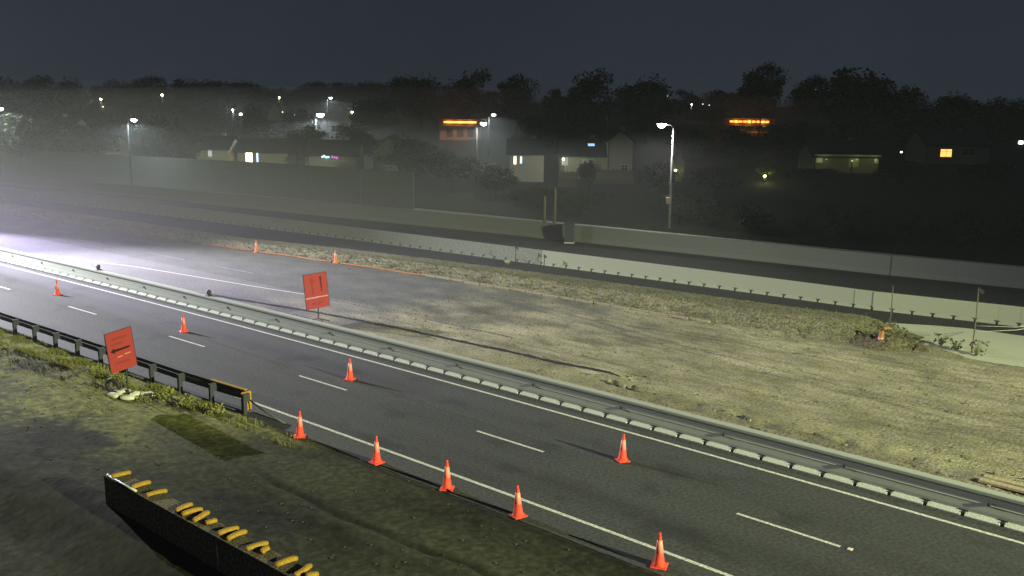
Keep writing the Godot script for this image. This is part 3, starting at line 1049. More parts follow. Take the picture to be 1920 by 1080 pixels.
func guardrail() -> void:
	var t := thing("guardrail", "dark steel guardrail on posts along the verge, yellow at its end", "guardrail", Vector3.ZERO)
	var rail_v := func(s: float) -> float: return along([[-75.0, -18.45], [-49.0, -18.50], [-39.0, -18.62], [-34.0, -18.70], [-29.7, -18.92]], s)
	# the W-shaped beam
	var prof := [Vector2(0.0, 0.42), Vector2(0.04, 0.46), Vector2(0.04, 0.52), Vector2(-0.02, 0.57), Vector2(-0.02, 0.63), Vector2(0.04, 0.68), Vector2(0.04, 0.74), Vector2(0.0, 0.78)]
	for sec in 11:
		var s0 := -73.7 + sec * 4.0
		var st := begin()
		for k in 8:
			var a := s0 + k * 0.5
			var b := a + 0.5
			for i in prof.size() - 1:
				for side in [0.0, 0.008]:
					var p: Vector2 = prof[i]
					var q: Vector2 = prof[i + 1]
					var out := Vector3(0, 0, 1.0 if side > 0 else -1.0)
					quad(st, P(a, rail_v.call(a) - p.x + side, p.y), P(b, rail_v.call(b) - p.x + side, p.y), P(b, rail_v.call(b) - q.x + side, q.y), P(a, rail_v.call(a) - q.x + side, q.y), out)
		obj("rail", st, M.dark_steel, t)
	for k in 23:
		var s := -73.5 + k * 2.0
		var st := begin()
		bx(st, Vector3.ZERO, Vector3(0.13, 0.86, 0.16), 0.012)
		var o := obj("post", st, M.dark_steel, t)
		o.transform = Transform3D(Basis(Vector3.UP, heading(s)), P(s, rail_v.call(s) + 0.24, 0.33))
		st = begin()
		bx(st, Vector3(0, 0.28, -0.14), Vector3(0.12, 0.3, 0.13), 0.01)
		obj("blockout", st, M.dark_steel, o)
	var st := begin()
	bx(st, Vector3.ZERO, Vector3(2.1, 0.05, 0.14), 0.015)
	var o2 := obj("yellow_cap", st, M.yellow, t)
	o2.transform = Transform3D(Basis(Vector3.UP, heading(-31.0) + 0.05), P(-30.8, -18.88, 0.80))
	st = begin()
	bx(st, Vector3.ZERO, Vector3(0.12, 0.72, 0.42), 0.03)
	o2 = obj("end_plate", st, M.yellow, t)
	o2.transform = Transform3D(Basis(Vector3.UP, 0.1), P(-29.65, -18.85, 0.42))
	st = begin(true)
	tube(st, [P(-29.6, -18.9, 0.5), P(-28.6, -19.0, 0.16), P(-27.6, -19.05, -0.02)], [0.03, 0.03, 0.03], 6)
	obj("anchor_cable", st, M.galvanised, t)

# marks on a sign face are thin plates proud of the panel; coordinates in metres on the face, x across (away from the viewer), y up
func mark(parent: Node3D, called: String, poly: PackedVector2Array, m: Material, proud: float) -> void:
	var st := begin()
	slab(st, poly, proud, proud + 0.004)
	obj(called, st, m, parent)

func rect(x0: float, y0: float, x1: float, y1: float) -> PackedVector2Array:
	return PackedVector2Array([Vector2(x0, y0), Vector2(x1, y0), Vector2(x1, y1), Vector2(x0, y1)])

func red_signs() -> void:
	# the panel faces the traffic (+x), leaning back a little
	for k in 2:
		var at: Vector3 = [P(-34.6, -17.0, 0.0), P(-39.75, -29.95, 0.02)][k]
		var t := thing("road_sign", ["red temporary road sign with a dark arrow, held by sandbags on the verge", "red two-panel temporary road sign standing in the median"][k], "road sign", at, heading(at.x))
		var st := begin()
		bx(st, Vector3(-0.08, [0.75, 0.40][k], 0.0), Vector3(0.06, [1.5, 0.8][k], 0.06), 0.008)
		obj("post", st, M.dark_steel, t)
		for leg in [[0.42, 0.3], [-0.42, 0.3], [0.42, -0.3], [-0.42, -0.3]]:
			st = begin(true)
			tube(st, [Vector3(-0.08, 0.10, 0), Vector3(leg[0], 0.025, leg[1])], [0.022, 0.022], 6)
			obj("leg", st, M.dark_steel, t)
		var face := Node3D.new()
		face.name = "board"
		t.add_child(face)
		# local x of the board runs across the road, z out of its face
		var lean: float = [-0.08, 0.127][k]
		face.transform = Transform3D(Basis(Vector3(0, 0, -1), Vector3(-lean, 1, 0).normalized(), Vector3(1, lean, 0).normalized()) * Basis(Vector3(0, 0, 1), [0.146, 0.0][k]), [Vector3(0.03, 1.06, 0.13), Vector3(-0.03, 0.67, 0.03)][k])
		var wide: float = [1.03, 1.46][k]
		if k == 0:
			st = begin()
			bx(st, Vector3(0, 0.80, 0), Vector3(wide, 1.60, 0.03), 0.008)
			obj("panel", st, M.sign_red, face)
			mark(face, "arrow", PackedVector2Array([Vector2(-0.42, 0.86), Vector2(-0.26, 0.74), Vector2(-0.26, 0.81), Vector2(0.36, 0.83), Vector2(0.36, 0.90), Vector2(-0.26, 0.91), Vector2(-0.26, 0.98)]), M.sign_ink, 0.017)
			for line in [[-0.30, 1.28, 0.30, 1.36], [-0.34, 1.08, 0.12, 1.15], [-0.3, 0.30, 0.26, 0.37]]:
				mark(face, "lettering", rect(line[0], line[1], line[2], line[3]), M.sign_faint, 0.017)
			for line in [[-0.18, 0.56, 0.02, 0.60], [0.1, 0.60, 0.34, 0.64]]:
				mark(face, "lettering", rect(line[0], line[1], line[2], line[3]), M.sign_pale, 0.017)
		else:
			st = begin()
			bx(st, Vector3(0, 1.19, 0), Vector3(wide, 1.18, 0.03), 0.008)
			obj("panel", st, M.sign_red, face)
			st = begin()
			bx(st, Vector3(0, 0.26, 0), Vector3(wide, 0.52, 0.03), 0.008)
			obj("lower_panel", st, M.sign_red, face)
			st = begin()
			bx(st, Vector3(0, 0.56, -0.005), Vector3(wide, 0.05, 0.03), 0.006)
			obj("divider", st, M.sign_pale, face)
			for y in range(6):
				mark(face, "arrow", rect(0.24 + 0.01 * y, 1.60 - 0.13 * y - 0.10, 0.38 - 0.006 * y, 1.60 - 0.13 * y), M.sign_ink, 0.017)
			mark(face, "arrow", PackedVector2Array([Vector2(-0.30, 0.72), Vector2(-0.20, 0.72), Vector2(-0.20, 1.35), Vector2(-0.06, 1.35), Vector2(-0.25, 1.62), Vector2(-0.44, 1.35), Vector2(-0.30, 1.35)]), M.sign_faint, 0.017)
			for line in [[-0.36, 0.20, -0.12, 0.32], [0.0, 0.18, 0.16, 0.30], [0.22, 0.22, 0.36, 0.32]]:
				mark(face, "lettering", rect(line[0], line[1], line[2], line[3]), M.sign_faint, 0.017)
		for x in [-wide / 2 - 0.012, wide / 2 + 0.012]:
			st = begin()
			bx(st, Vector3(x, 0.80 if k == 0 else 0.89, -0.01), Vector3(0.022, 1.62 if k == 0 else 1.80, 0.05), 0.006)
			obj("frame", st, M.dark_steel, face)
		st = begin()
		bx(st, Vector3(0, 1.61 if k == 0 else 1.795, -0.01), Vector3(wide, 0.022, 0.05), 0.006)
		obj("frame", st, M.dark_steel, face)
	# sandbags on the legs of the near sign
	var bags := [[-34.78, -16.52, 0.3, "pale sandbag leftmost under the red sign"], [-34.95, -16.98, 1.2, "pale sandbag behind, against the sign post"], [-34.15, -16.72, 0.7, "pale sandbag lying nearest the camera under the sign"], [-34.30, -17.10, 1.9, "small pale sandbag in the middle behind the near one"], [-33.95, -17.42, 0.9, "pale sandbag rightmost under the red sign"]]
	for b in bags:
		var t := thing("sandbag", b[3], "sandbag", P(b[0], b[1], 0.0), b[2], "sandbags under the red sign")
		var st := grid(14, 12, func(a: float, c: float) -> Vector3:
			var th := a * TAU
			var ph := (c - 0.5) * PI
			var q := Vector3(cos(th) * cos(ph), sin(ph), sin(th) * cos(ph))
			q = Vector3(signf(q.x) * pow(absf(q.x), 0.7) * 0.28, maxf(q.y, -0.6) * 0.11 + 0.07, signf(q.z) * pow(absf(q.z), 0.8) * 0.17)
			q.y += 0.012 * sin(q.x * 22.0) * cos(q.z * 15.0)
			return q)
		obj("sack", st, M.sandbag, t)
		st = begin(true)
		tube(st, [Vector3(0.26, 0.07, 0), Vector3(0.33, 0.08, 0.01), Vector3(0.37, 0.06, 0.04)], [0.05, 0.022, 0.05], 8)
		obj("tied_neck", st, M.sandbag, t)
	# a black rubber weight beside them
	var tt := thing("spare_wheel", "black wheel leaning beside the sandbags", "wheel", P(-35.3, -16.75, 0.28), 0.5)
	var st2 := begin(true)
	var ring := []
	var rr := []
	for k in 19:
		var a := TAU * k / 18.0
		ring.append(Vector3(cos(a) * 0.26, sin(a) * 0.26, 0.05 * sin(a)))
		rr.append(0.085)
	tube(st2, ring, rr, 9, false)
	obj("tread", st2, M.rubber, tt)

func parapet() -> void:
	var w := thing("parapet_wall", "dark concrete parapet wall at the lower left", "wall", P(-25.5, -11.75, 0.0), heading(-20.0))
	for k in 7:
		var st := begin()
		bx(st, Vector3(1.55 + k * 3.1, -0.35, 0), Vector3(3.085, 2.3, 0.46), 0.02)
		obj("panel", st, M.parapet, w)
		st = begin()
		bx(st, Vector3(1.55 + k * 3.1, 0.82, 0), Vector3(3.085, 0.05, 0.50), 0.012)
		obj("cap", st, M.parapet_top, w)
	# yellow covers saddled over its top
	var at := [0.45, 1.55, 2.35, 3.75, 4.10, 4.55, 4.98, 5.75, 6.12, 6.95, 7.30, 8.10, 8.75, 9.05, 9.95, 11.0]
	var small := [6, 10, 13]
	for k in at.size():
		var where := ["first at the far end of the wall", "second from the far end of the wall", "third from the far end, before a bare stretch", "first of the group of four", "second, dull one in the group of four", "third and brightest in the group of four", "short one ending the group of four", "above the hanging ribbon, upper one", "above the hanging ribbon, lower one", "just past the ribbon", "short one past the ribbon", "orange-tinted one further down the wall", "bright one further down the wall", "short one near the bottom edge", "bright one at the bottom edge", "last one below the bottom edge"][k] as String
		var t := thing("saddle_cover", "yellow cover over the parapet, " + where, "wall cover", P(-25.5 + at[k], -11.75, 0.8) , heading(-20.0) + 0.25 * sin(k * 2.7), "yellow covers on the parapet wall")
		var st := begin(true)
		var half := 0.14 if k in small else 0.27
		var path := []
		var rad := []
		for i in 9:
			var f := i / 4.0 - 1.0
			path.append(Vector3(0.02 * sin(i * 0.5 + k), 0.105 - 0.018 * f * f + 0.01 * sin(k * 1.9 + f * 2.0), f * half - 0.06))
			rad.append(0.072 if i > 0 and i < 8 else 0.05)
		tube(st, path, rad, 8)
		obj("tube", st, M.yellow, t)
		st = begin()
		bx(st, Vector3(0.0, 0.058, -0.06), Vector3(0.18, 0.03, half * 1.5), 0.008)
		obj("pad", st, M.rubber, t)
	var t2 := thing("white_pipe", "pale plastic pipe lying along the far end of the parapet top", "pipe", P(-25.3, -11.56, 0.875), heading(-20.0))
	var st2 := begin(true)
	tube(st2, [Vector3(0, 0, 0), Vector3(1.0, 0.0, 0.03), Vector3(1.6, 0.0, 0.02)], [0.03, 0.03, 0.03], 8)
	obj("tube", st2, M.white_plastic, t2)
	st2 = begin(true)
	tube(st2, [Vector3(-0.03, 0, 0), Vector3(0.06, 0, 0)], [0.042, 0.042], 8)
	obj("collar", st2, M.white_plastic, t2)
	var t3 := thing("hanging_ribbon", "red and white ribbon hanging down the face of the parapet", "ribbon", P(-19.75, -11.49, 0.55), heading(-20.0))
	st2 = begin()
	for k in 4:
		bx(st2, Vector3(0.012 * k, -0.12 * k, 0.012), Vector3(0.08 - 0.01 * k, 0.125, 0.008), 0.002, Basis(Vector3(0, 0, 1), 0.08 * k))
	obj("upper_strip", st2, M.white_plastic, t3)
	st2 = begin()
	for k in 2:
		bx(st2, Vector3(0.03 + 0.008 * k, -0.46 - 0.09 * k, 0.014), Vector3(0.07 - 0.015 * k, 0.1, 0.008), 0.002)
	obj("lower_strip", st2, M.ribbon, t3)

func pipes() -> void:
	var runs := [[-66.5, -40.95, -61.9, -41.45, "thin start of the orange pipe left of the faded cones"], [-60.9, -41.4, -53.9, -42.1, "orange pipe lying between the two faded cones"], [-52.8, -42.15, -45.2, -42.75, "orange pipe running right from the sleeved cone"]]
	for r in runs:
		var t := thing("orange_pipe", r[4], "pipe", Vector3.ZERO, 0.0, "orange pipes at the foot of the bund")
		var st := begin(true)
		var pts := []
		var rad := []
		for k in 13:
			var f := k / 12.0
			pts.append(P(lerpf(r[0], r[2], f), lerpf(r[1], r[3], f) + 0.07 * sin(f * 9.0), 0.075 + 0.02 * sin(f * 7.0)))
			rad.append(0.065)
		tube(st, pts, rad, 9)
		obj("tube", st, M.orange_pipe, t)
		st = begin(true)
		for k in [0, 6, 12]:
			var d: Vector3 = (pts[mini(k + 1, 12)] - pts[maxi(k - 1, 0)]).normalized() * 0.08
			tube(st, [pts[k] - d, pts[k] + d], [0.085, 0.085], 9)
		obj("joint", st, M.orange_pipe, t)
	# pale stones beyond it, standing in for a lit ridge of dirt
	var kb := thing("lit_ridge", "pale stones standing in for a lit earth ridge along the foot of the bund right of the orange pipe", "kerb", Vector3.ZERO)
	var s := -45.0
	var k2 := 0
	while s < -25.6:
		var st := begin()
		bx(st, Vector3.ZERO, Vector3(1.18, 0.16, 0.20), 0.03)
		var o := obj("ridge_piece", st, M.lit_ridge, kb)
		o.transform = Transform3D(Basis(Vector3.UP, heading(s) + 0.02 * sin(k2 * 1.9)), P(s, lerpf(-42.75, -43.3, (s + 45.0) / 19.4) + 0.03 * sin(k2 * 2.7), 0.09 + 0.015 * sin(k2 * 1.3)))
		s += 1.21
		k2 += 1
	# bent orange marker on the spoil mound
	var t := thing("bent_marker", "bent orange plastic marker leaning on the spoil mound", "marker", P(-16.7, -44.6, 0.22), 0.6)
	var st := begin(true)
	tube(st, [Vector3(0, 0, 0), Vector3(0.02, 0.3, 0), Vector3(0.06, 0.55, 0), Vector3(0.14, 0.7, 0), Vector3(0.32, 0.74, -0.05), Vector3(0.5, 0.70, -0.08)], [0.12, 0.115, 0.10, 0.08, 0.05, 0.025], 10)
	obj("body", st, M.orange_pipe, t)
	st = begin(true)
	tube(st, [Vector3(0.01, 0.12, 0), Vector3(0.02, 0.28, 0)], [0.126, 0.122], 10)
	obj("sleeve", st, M.sign_pale, t)

func loose_things() -> void:
	# pale planks on the median at the right edge
	var pl := [[-6.3, -30.42, 0.14, "pale timber plank lying on the median at the right edge, upper one"], [-6.3, -30.02, 0.14, "pale timber plank on the median at the right edge, lower one"]]
	for p in pl:
		var t := thing("plank", p[3], "plank", P(p[0], p[1], p[2]), heading(-6.0) - 0.01)
		var st := begin()
		bx(st, Vector3.ZERO, Vector3(3.2, 0.09, 0.24), 0.012)
		obj("board", st, M.timber, t)
		for e in [-1.3, 1.3]:
			st = begin()
			bx(st, Vector3(e, -0.1, 0), Vector3(0.1, 0.11, 0.34), 0.01)
			obj("bearer", st, M.timber, t)
	# loose stones along the edge of the earth
	var st_ := [[-22.42, -30.94, 0.16, 0, "pale stone at the left end of the rubble edge"], [-21.9, -30.75, 0.22, 1, "dark clod beside the pale stone at the left of the rubble edge"], [-21.4, -30.62, 0.20, 0, "pale clod right of the dark one at the left of the rubble edge"], [-20.9, -30.6, 0.26, 1, "large brown clod ending the left heap of rubble"], [-17.24, -30.46, 0.14, 0, "small pale stone midway along the rubble edge"], [-16.9, -30.50, 0.17, 1, "dark stone midway along the rubble edge"], [-16.4, -30.42, 0.15, 0, "pale stone right of midway along the rubble edge"], [-16.0, -30.38, 0.20, 1, "dark lump before the bright stone of the rubble edge"], [-15.75, -30.30, 0.16, 0, "bright stone in the middle of the rubble edge"], [-15.17, -30.6, 0.13, 0, "pale stone right of the bright one on the rubble edge"], [-13.35, -30.54, 0.15, 1, "dark stone of the right-hand pair on the earth"], [-13.02, -30.56, 0.17, 0, "bright stone of the right-hand pair on the earth"], [-12.2, -30.3, 0.11, 0, "last small pale stone to the right on the earth"], [-44.9, -50.1, 0.34, 0, "pale lump on the strip beside the dark stakes"], [-36.7, -16.85, 0.12, 0, "small white stone left of the sandbags"]]
	for k in st_.size():
		var e: Array = st_[k]
		var rng := RandomNumberGenerator.new()
		rng.seed = 300 + k
		var nz := noise(1.5, 2, 300 + k)
		var t := thing("loose_stone", e[4], "stone", P(e[0], e[1], e[2] * 0.45 + 0.02), rng.randf() * TAU, "loose stones and clods")
		var r: float = e[2] * 0.75
		var st := grid(9, 7, func(a: float, c: float) -> Vector3:
			var th := a * TAU
			var ph := (c - 0.5) * PI
			var q := Vector3(cos(th) * cos(ph), sin(ph) * 0.7, sin(th) * cos(ph) * 0.8)
			return q * r * (1.0 + 0.45 * nz.get_noise_3dv(q)))
		st.set_smooth_group(-1)
		obj("rock", st, M.dark_stone if e[3] == 1 else M.stone, t)
	# rubble strewn on the earth and on the bund: too small to count
	var rng2 := RandomNumberGenerator.new()
	rng2.seed = 9
	var mm := MultiMesh.new()
	mm.transform_format = MultiMesh.TRANSFORM_3D
	var sh := begin()
	for k in 1:
		bx(sh, Vector3.ZERO, Vector3(1.0, 0.7, 0.8), 0.25)
	sh.generate_normals()
	mm.mesh = sh.commit()
	mm.instance_count = 4200
	for k in 4200:
		var s: float
		var v: float
		var y: float
		if k < 1400:
			s = rng2.randf_range(-60.0, -16.5)
			var f := rng2.randf()
			v = lerpf(along(TOE, s) + 0.15, along(CREST, s), f)
			y = 0.55 * sin(f * PI / 2)
		elif k < 2100:
			s = rng2.randf_range(-26.0, 0.0)
			v = -29.3 - absf(rng2.randfn()) * 0.8
			y = 0.03
		else:
			s = rng2.randf_range(-40.0, 0.0)
			v = rng2.randf_range(-44.0, -31.0)
			y = 0.03
		var sc := 0.02 + 0.05 * pow(rng2.randf(), 2.0)
		mm.set_instance_transform(k, Transform3D(Basis.from_euler(Vector3(rng2.randf(), rng2.randf() * TAU, rng2.randf())).scaled(Vector3.ONE * sc * 1.6), P(s, v, y + 0.02)))
	var o := MultiMeshInstance3D.new()
	o.multimesh = mm
	o.material_override = M.rubble
	o.name = "rubble"
	add_child(o)
	o.set_meta("kind", "stuff")
	o.set_meta("label", "small rubble strewn over the earth and the bund")
	# rough dry growth rooted in the slope of the bund
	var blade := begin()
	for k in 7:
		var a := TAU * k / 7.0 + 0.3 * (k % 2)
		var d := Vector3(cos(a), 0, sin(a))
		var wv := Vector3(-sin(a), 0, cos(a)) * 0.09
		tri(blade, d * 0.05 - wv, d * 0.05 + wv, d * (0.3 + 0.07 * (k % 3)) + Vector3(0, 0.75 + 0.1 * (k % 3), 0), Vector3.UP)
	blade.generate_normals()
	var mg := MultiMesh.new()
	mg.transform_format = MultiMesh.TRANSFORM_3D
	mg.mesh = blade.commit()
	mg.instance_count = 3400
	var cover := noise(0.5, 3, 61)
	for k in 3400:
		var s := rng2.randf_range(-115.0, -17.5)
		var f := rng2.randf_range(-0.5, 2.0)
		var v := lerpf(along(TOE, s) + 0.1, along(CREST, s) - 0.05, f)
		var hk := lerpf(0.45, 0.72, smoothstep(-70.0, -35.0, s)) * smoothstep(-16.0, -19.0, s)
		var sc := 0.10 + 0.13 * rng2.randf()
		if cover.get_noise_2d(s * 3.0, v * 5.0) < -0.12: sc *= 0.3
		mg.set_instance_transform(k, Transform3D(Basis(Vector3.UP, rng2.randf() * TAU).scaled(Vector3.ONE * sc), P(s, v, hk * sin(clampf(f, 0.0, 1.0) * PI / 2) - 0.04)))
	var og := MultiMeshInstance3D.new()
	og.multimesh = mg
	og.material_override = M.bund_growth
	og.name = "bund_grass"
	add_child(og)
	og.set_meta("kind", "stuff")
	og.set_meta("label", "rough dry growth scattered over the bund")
	var mv := MultiMesh.new()
	mv.transform_format = MultiMesh.TRANSFORM_3D
	mv.mesh = mm.mesh
	mv.instance_count = 2600
	for k in 2600:
		var s := rng2.randf_range(-56.0, -4.0)
		var v := -18.4 + 6.6 * rng2.randf()
		var sc := 0.008 + 0.045 * pow(rng2.randf(), 7.0)
		mv.set_instance_transform(k, Transform3D(Basis.from_euler(Vector3(rng2.randf(), rng2.randf() * TAU, rng2.randf())).scaled(Vector3(1.0, 0.7, 1.0) * sc * 1.8), P(s, v, verge_height(s, v) + sc * 0.4)))
	var ov := MultiMeshInstance3D.new()
	ov.multimesh = mv
	ov.material_override = M.dark_stone
	ov.name = "gravel"
	add_child(ov)
	ov.set_meta("kind", "stuff")
	ov.set_meta("label", "gravel and crumbs of soil on the verge")

func weeds() -> void:
	# grass and weeds along the guardrail, in one piece each
	var rng := RandomNumberGenerator.new()
	rng.seed = 17
	var st := begin()
	for k in 9:
		var a := rng.randf() * TAU
		var d := Vector3(cos(a), 0, sin(a)) * rng.randf_range(0.05, 0.14)
		var h := rng.randf_range(0.5, 1.0)
		var w := Vector3(-sin(a), 0, cos(a)) * 0.022
		var b := d * 0.4
		quad(st, b - w, b + w, d * 1.6 + Vector3(0, h * 0.7, 0) + w * 0.7, d * 1.6 + Vector3(0, h * 0.7, 0) - w * 0.7, Vector3.UP)
		tri(st, d * 1.6 + Vector3(0, h * 0.7, 0) - w * 0.7, d * 1.6 + Vector3(0, h * 0.7, 0) + w * 0.7, d * 3.0 + Vector3(0, h, 0), Vector3.UP)
	st.generate_normals()
	var tuft := st.commit()
	var clumps := noise(0.25, 3, 19)
	var names := ["roadside_grass", "dry_grass"]
	for kind in 2:
		var spots: Array[Transform3D] = []
		for k in 26000:
			var s := rng.randf_range(-66.0, -25.5)
			var v := -18.45 + absf(rng.randfn()) * (1.0 if kind == 0 else 1.7)
			if s > -31.0 + 0.8 * (s + 31.0) * 0.0 and rng.randf() > 0.12: continue
			if s > -33.2 and v > -17.6: continue
			var c := clumps.get_noise_2d(s * 2.0 + kind * 70.0, v * 3.0)
			if c < rng.randf_range(-0.25, 0.35): continue
			var sc := rng.randf_range(0.07, 0.17) * (1.2 if kind == 0 else 0.7) * (0.6 + 0.9 * clampf(c + 0.3, 0.0, 1.0))
			spots.append(Transform3D(Basis(Vector3.UP, rng.randf() * TAU).scaled(Vector3.ONE * sc), P(s, v, verge_height(s, v) - 0.01)))
		var mm := MultiMesh.new()
		mm.transform_format = MultiMesh.TRANSFORM_3D
		mm.mesh = tuft
		mm.instance_count = spots.size()
		for k in spots.size():
			mm.set_instance_transform(k, spots[k])
		var o := MultiMeshInstance3D.new()
		o.multimesh = mm
		o.material_override = M.weed if kind == 0 else M.dry_weed
		o.name = names[kind]
		add_child(o)
		o.set_meta("kind", "stuff")
		o.set_meta("label", ["yellow-green grass growing along the guardrail", "short dry grass over the verge"][kind])
	# leafy weeds big enough to pick out
	var big := [[-33.0, -17.6, 0.45, "bright leafy weed right of the sandbags"], [-31.9, -17.75, 0.38, "leafy weed below the middle of the guardrail"], [-36.6, -17.5, 0.42, "bright leafy weed left of the red sign"], [-30.4, -18.0, 0.35, "dark leafy weed near the yellow guardrail end"], [-38.5, -17.7, 0.36, "leafy weed under the rail further left of the sign"]]
	for k in big.size():
		var e: Array = big[k]
		var r2 := RandomNumberGenerator.new()
		r2.seed = 500 + k
		var t := thing("leafy_weed", e[3], "weed", P(e[0], e[1], -0.02))
		var s2 := begin()
		for i in 14:
			var d: Vector3 = Vector3(r2.randf_range(-0.7, 0.7), r2.randf_range(0.4, 1.0), r2.randf_range(-0.7, 0.7)) * float(e[2])
			tube(s2, [Vector3.ZERO, d * 0.6 + Vector3(0, 0.05, 0), d], [0.01, 0.008, 0.004], 3, false)
		obj("stem", s2, M.weed, t)
		s2 = begin()
		for i in 150:
			var d: Vector3 = Vector3(r2.randf_range(-0.8, 0.8), r2.randf_range(0.1, 1.0), r2.randf_range(-0.8, 0.8)) * float(e[2])
			leaf(s2, d, 0.06, r2)
		var o2 := obj("leaves", s2, M.weed, t)
		o2.set_meta("kind", "stuff")

# ------------------------------------------------------------------ beyond the far road
func street_lights() -> void:
	var right := Vector3(cos(0.7354), 0, -sin(0.7354))
	var white := Color(0.95, 1.0, 1.0)
	var t := street_lamp("slim pale street lamp with a box on its pole, lit pinkish white", Vector3(-48.6, 9.21, -73.4), -right * 1.05, Color(1.0, 0.93, 0.88), 85.0, 0.40, 60.0, "", 0.0)
	var st := begin()
	bx(st, Vector3(-0.12, 2.55, 0.12) , Vector3(0.42, 0.62, 0.3), 0.03, Basis(Vector3.UP, 0.73))
	obj("meter_box", st, plain(Color(0.42, 0.33, 0.28), 0.6), t)
	far_lamps = true
	street_lamp("bright white street lamp beside the left orange strip, lower of a pair", Vector3(-77.7, 8.56, -80.7), right * 0.8, white, 80.0, 0.36, 40.0)
	street_lamp("white street lamp just above and behind the bright one by the orange strip", Vector3(-109.8, 8.88, -116.4), right * 0.8, white, 80.0, 0.34, 40.0)
	street_lamp("brightest bluish white street lamp left of the centre, above the noise wall", Vector3(-128.4, 8.52, -95.5), right * 0.8, Color(0.85, 0.93, 1.0), 260.0, 0.58, 50.0)
	street_lamp("white street lamp above the brightest one, on the skyline", Vector3(-183.1, 11.33, -139.2), right * 0.8, white, 80.0, 0.34, 40.0)
	street_lamp("bluish white street lamp in the dark trees on the left", Vector3(-111.8, 8.41, -55.9), right * 0.8, Color(0.8, 0.92, 1.0), 80.0, 0.34, 40.0)
	street_lamp("greenish white street lamp at the left edge", Vector3(-140.8, 9.3, -51.6), right * 0.8, Color(0.85, 1.0, 0.85), 100.0, 0.36, 40.0)
	var warm := Color(1.0, 0.85, 0.5)
	var far := [
		[Vector3(-235.7, 10.43, -109.7), warm, 0.45, 40.0, "warm lamp over the trees on the left skyline, with a dimmer one under it"],
		[Vector3(-235.6, 8.63, -110.1), Color(1.0, 0.75, 0.5), 0.3, 4.0, "dim warm lamp right under the brighter one on the left skyline"],
		[Vector3(-264.7, 11.69, -141.3), warm, 0.55, 40.0, "warm lamp highest on the left skyline"],
		[Vector3(-161.5, 8.95, -100.1), Color(0.85, 0.85, 1.0), 0.3, 25.0, "small bluish lamp over a warm one left of the centre"],
		[Vector3(-160.6, 8.17, -101.2), warm, 0.55, 8.0, "wide warm lamp under the small bluish one"],
		[Vector3(-214.6, 11.32, -146.8), warm, 0.35, 30.0, "warm lamp over the pale gable on the skyline"],
		[Vector3(-164.8, 8.5, -113.4), warm, 0.25, 4.0, "dim warm lamp left of the brightest street lamp, left one of two"],
		[Vector3(-163.5, 7.89, -115.2), Color(1, 0.95, 0.9), 0.28, 6.0, "dim white lamp left of the brightest street lamp, right one of two"],
		[Vector3(-164.5, 8.49, -130.6), warm, 0.35, 30.0, "warm lamp right of the brightest street lamp"],
		[Vector3(-146.1, 7.1, -105.1), Color(0.9, 1, 0.95), 0.2, 3.0, "faint lamp under the brightest street lamp"],
		[Vector3(-142.5, 12.9, -217.5), Color(1, 1, 0.9), 0.2, 3.0, "tiny lamp among the trees above the pinkish street lamp"],
		[Vector3(-126.7, 10.82, -203.9), Color(1.0, 0.8, 0.75), 0.35, 14.0, "pink lamp on the skyline right of the pinkish street lamp"],
		[Vector3(-129.6, 10.96, -213.8), Color(0.9, 0.8, 0.8), 0.25, 3.0, "faint lamp on the skyline, left of two beside the pink one"],
		[Vector3(-128.2, 10.72, -214.6), Color(0.9, 0.85, 0.9), 0.25, 2.5, "faint lamp on the skyline, right of two beside the pink one"],
		[Vector3(-118.0, 8.52, -148.9), Color(0.9, 1.0, 0.5), 0.5, 1.2, "dull yellow-green lamp in the dark trees over the gabled house"],
		[Vector3(-101.7, 14.59, -217.4), Color(0.9, 1, 0.9), 0.2, 2.5, "tiny lamp high between the crowns on the right"],
		[Vector3(-64.2, 8.04, -157.4), Color(0.9, 1, 0.95), 0.25, 0.9, "faint lamp over the house with the lit eave"],
		[Vector3(-50.4, 4.88, -135.9), Color(1, 0.95, 0.8), 0.3, 3.0, "small lamp between the two lit houses on the right"],
		[Vector3(-46.5, 5.01, -137.4), warm, 0.28, 12.0, "small warm lamp left of the orange window"],
		[Vector3(-42.8, 5.81, -164.5), Color(0.85, 1, 0.9), 0.7, 4.0, "white lamp at the right edge"],
		[Vector3(-45.0, 3.16, -116.6), Color(0.8, 0.95, 0.95), 0.22, 1.0, "faint garden lamp in the dark shrubs on the right"],
	]
	for e in far:
		small_light("garden_lamp", e[4], "lamp", e[0], e[1], e[3], Vector3(e[2], e[2] * 0.8, e[2] * 0.6), 0.0 if e[3] < 10.0 else e[3] * 0.8, "far small lamps")

	# two long shopfronts with an orange lit strip
	for k in 2:
		var a: Vector3 = [Vector3(-137.3, 7.2, -131.4), Vector3(-94.1, 7.81, -165.1)][k]
		var b: Vector3 = [Vector3(-132.8, 6.86, -135.9), Vector3(-87.6, 7.93, -168.6)][k]
		var mid := (a + b) / 2.0
		var long := a.distance_to(b)
		var g := land_height(mid.x, mid.z)
		var t2 := thing("shop_building", ["low flat-roofed shop with a solid orange light strip, left one", "low flat-roofed shop with a row of separate orange lamps, right one"][k], "building", Vector3(mid.x, g, mid.z), -atan2(b.z - a.z, b.x - a.x))
		var h := mid.y - g
		st = begin()
		bx(st, Vector3(0, (h - 0.9) / 2, -3.2), Vector3(long + 1.6, h - 0.9, 5.6), 0.03)
		obj("wall", st, M.cladding, t2)
		st = begin()
		bx(st, Vector3(0, h - 0.1, -2.7), Vector3(long + 2.2, 1.5, 6.0), 0.05)
		obj("roof", st, M.roofing, t2)
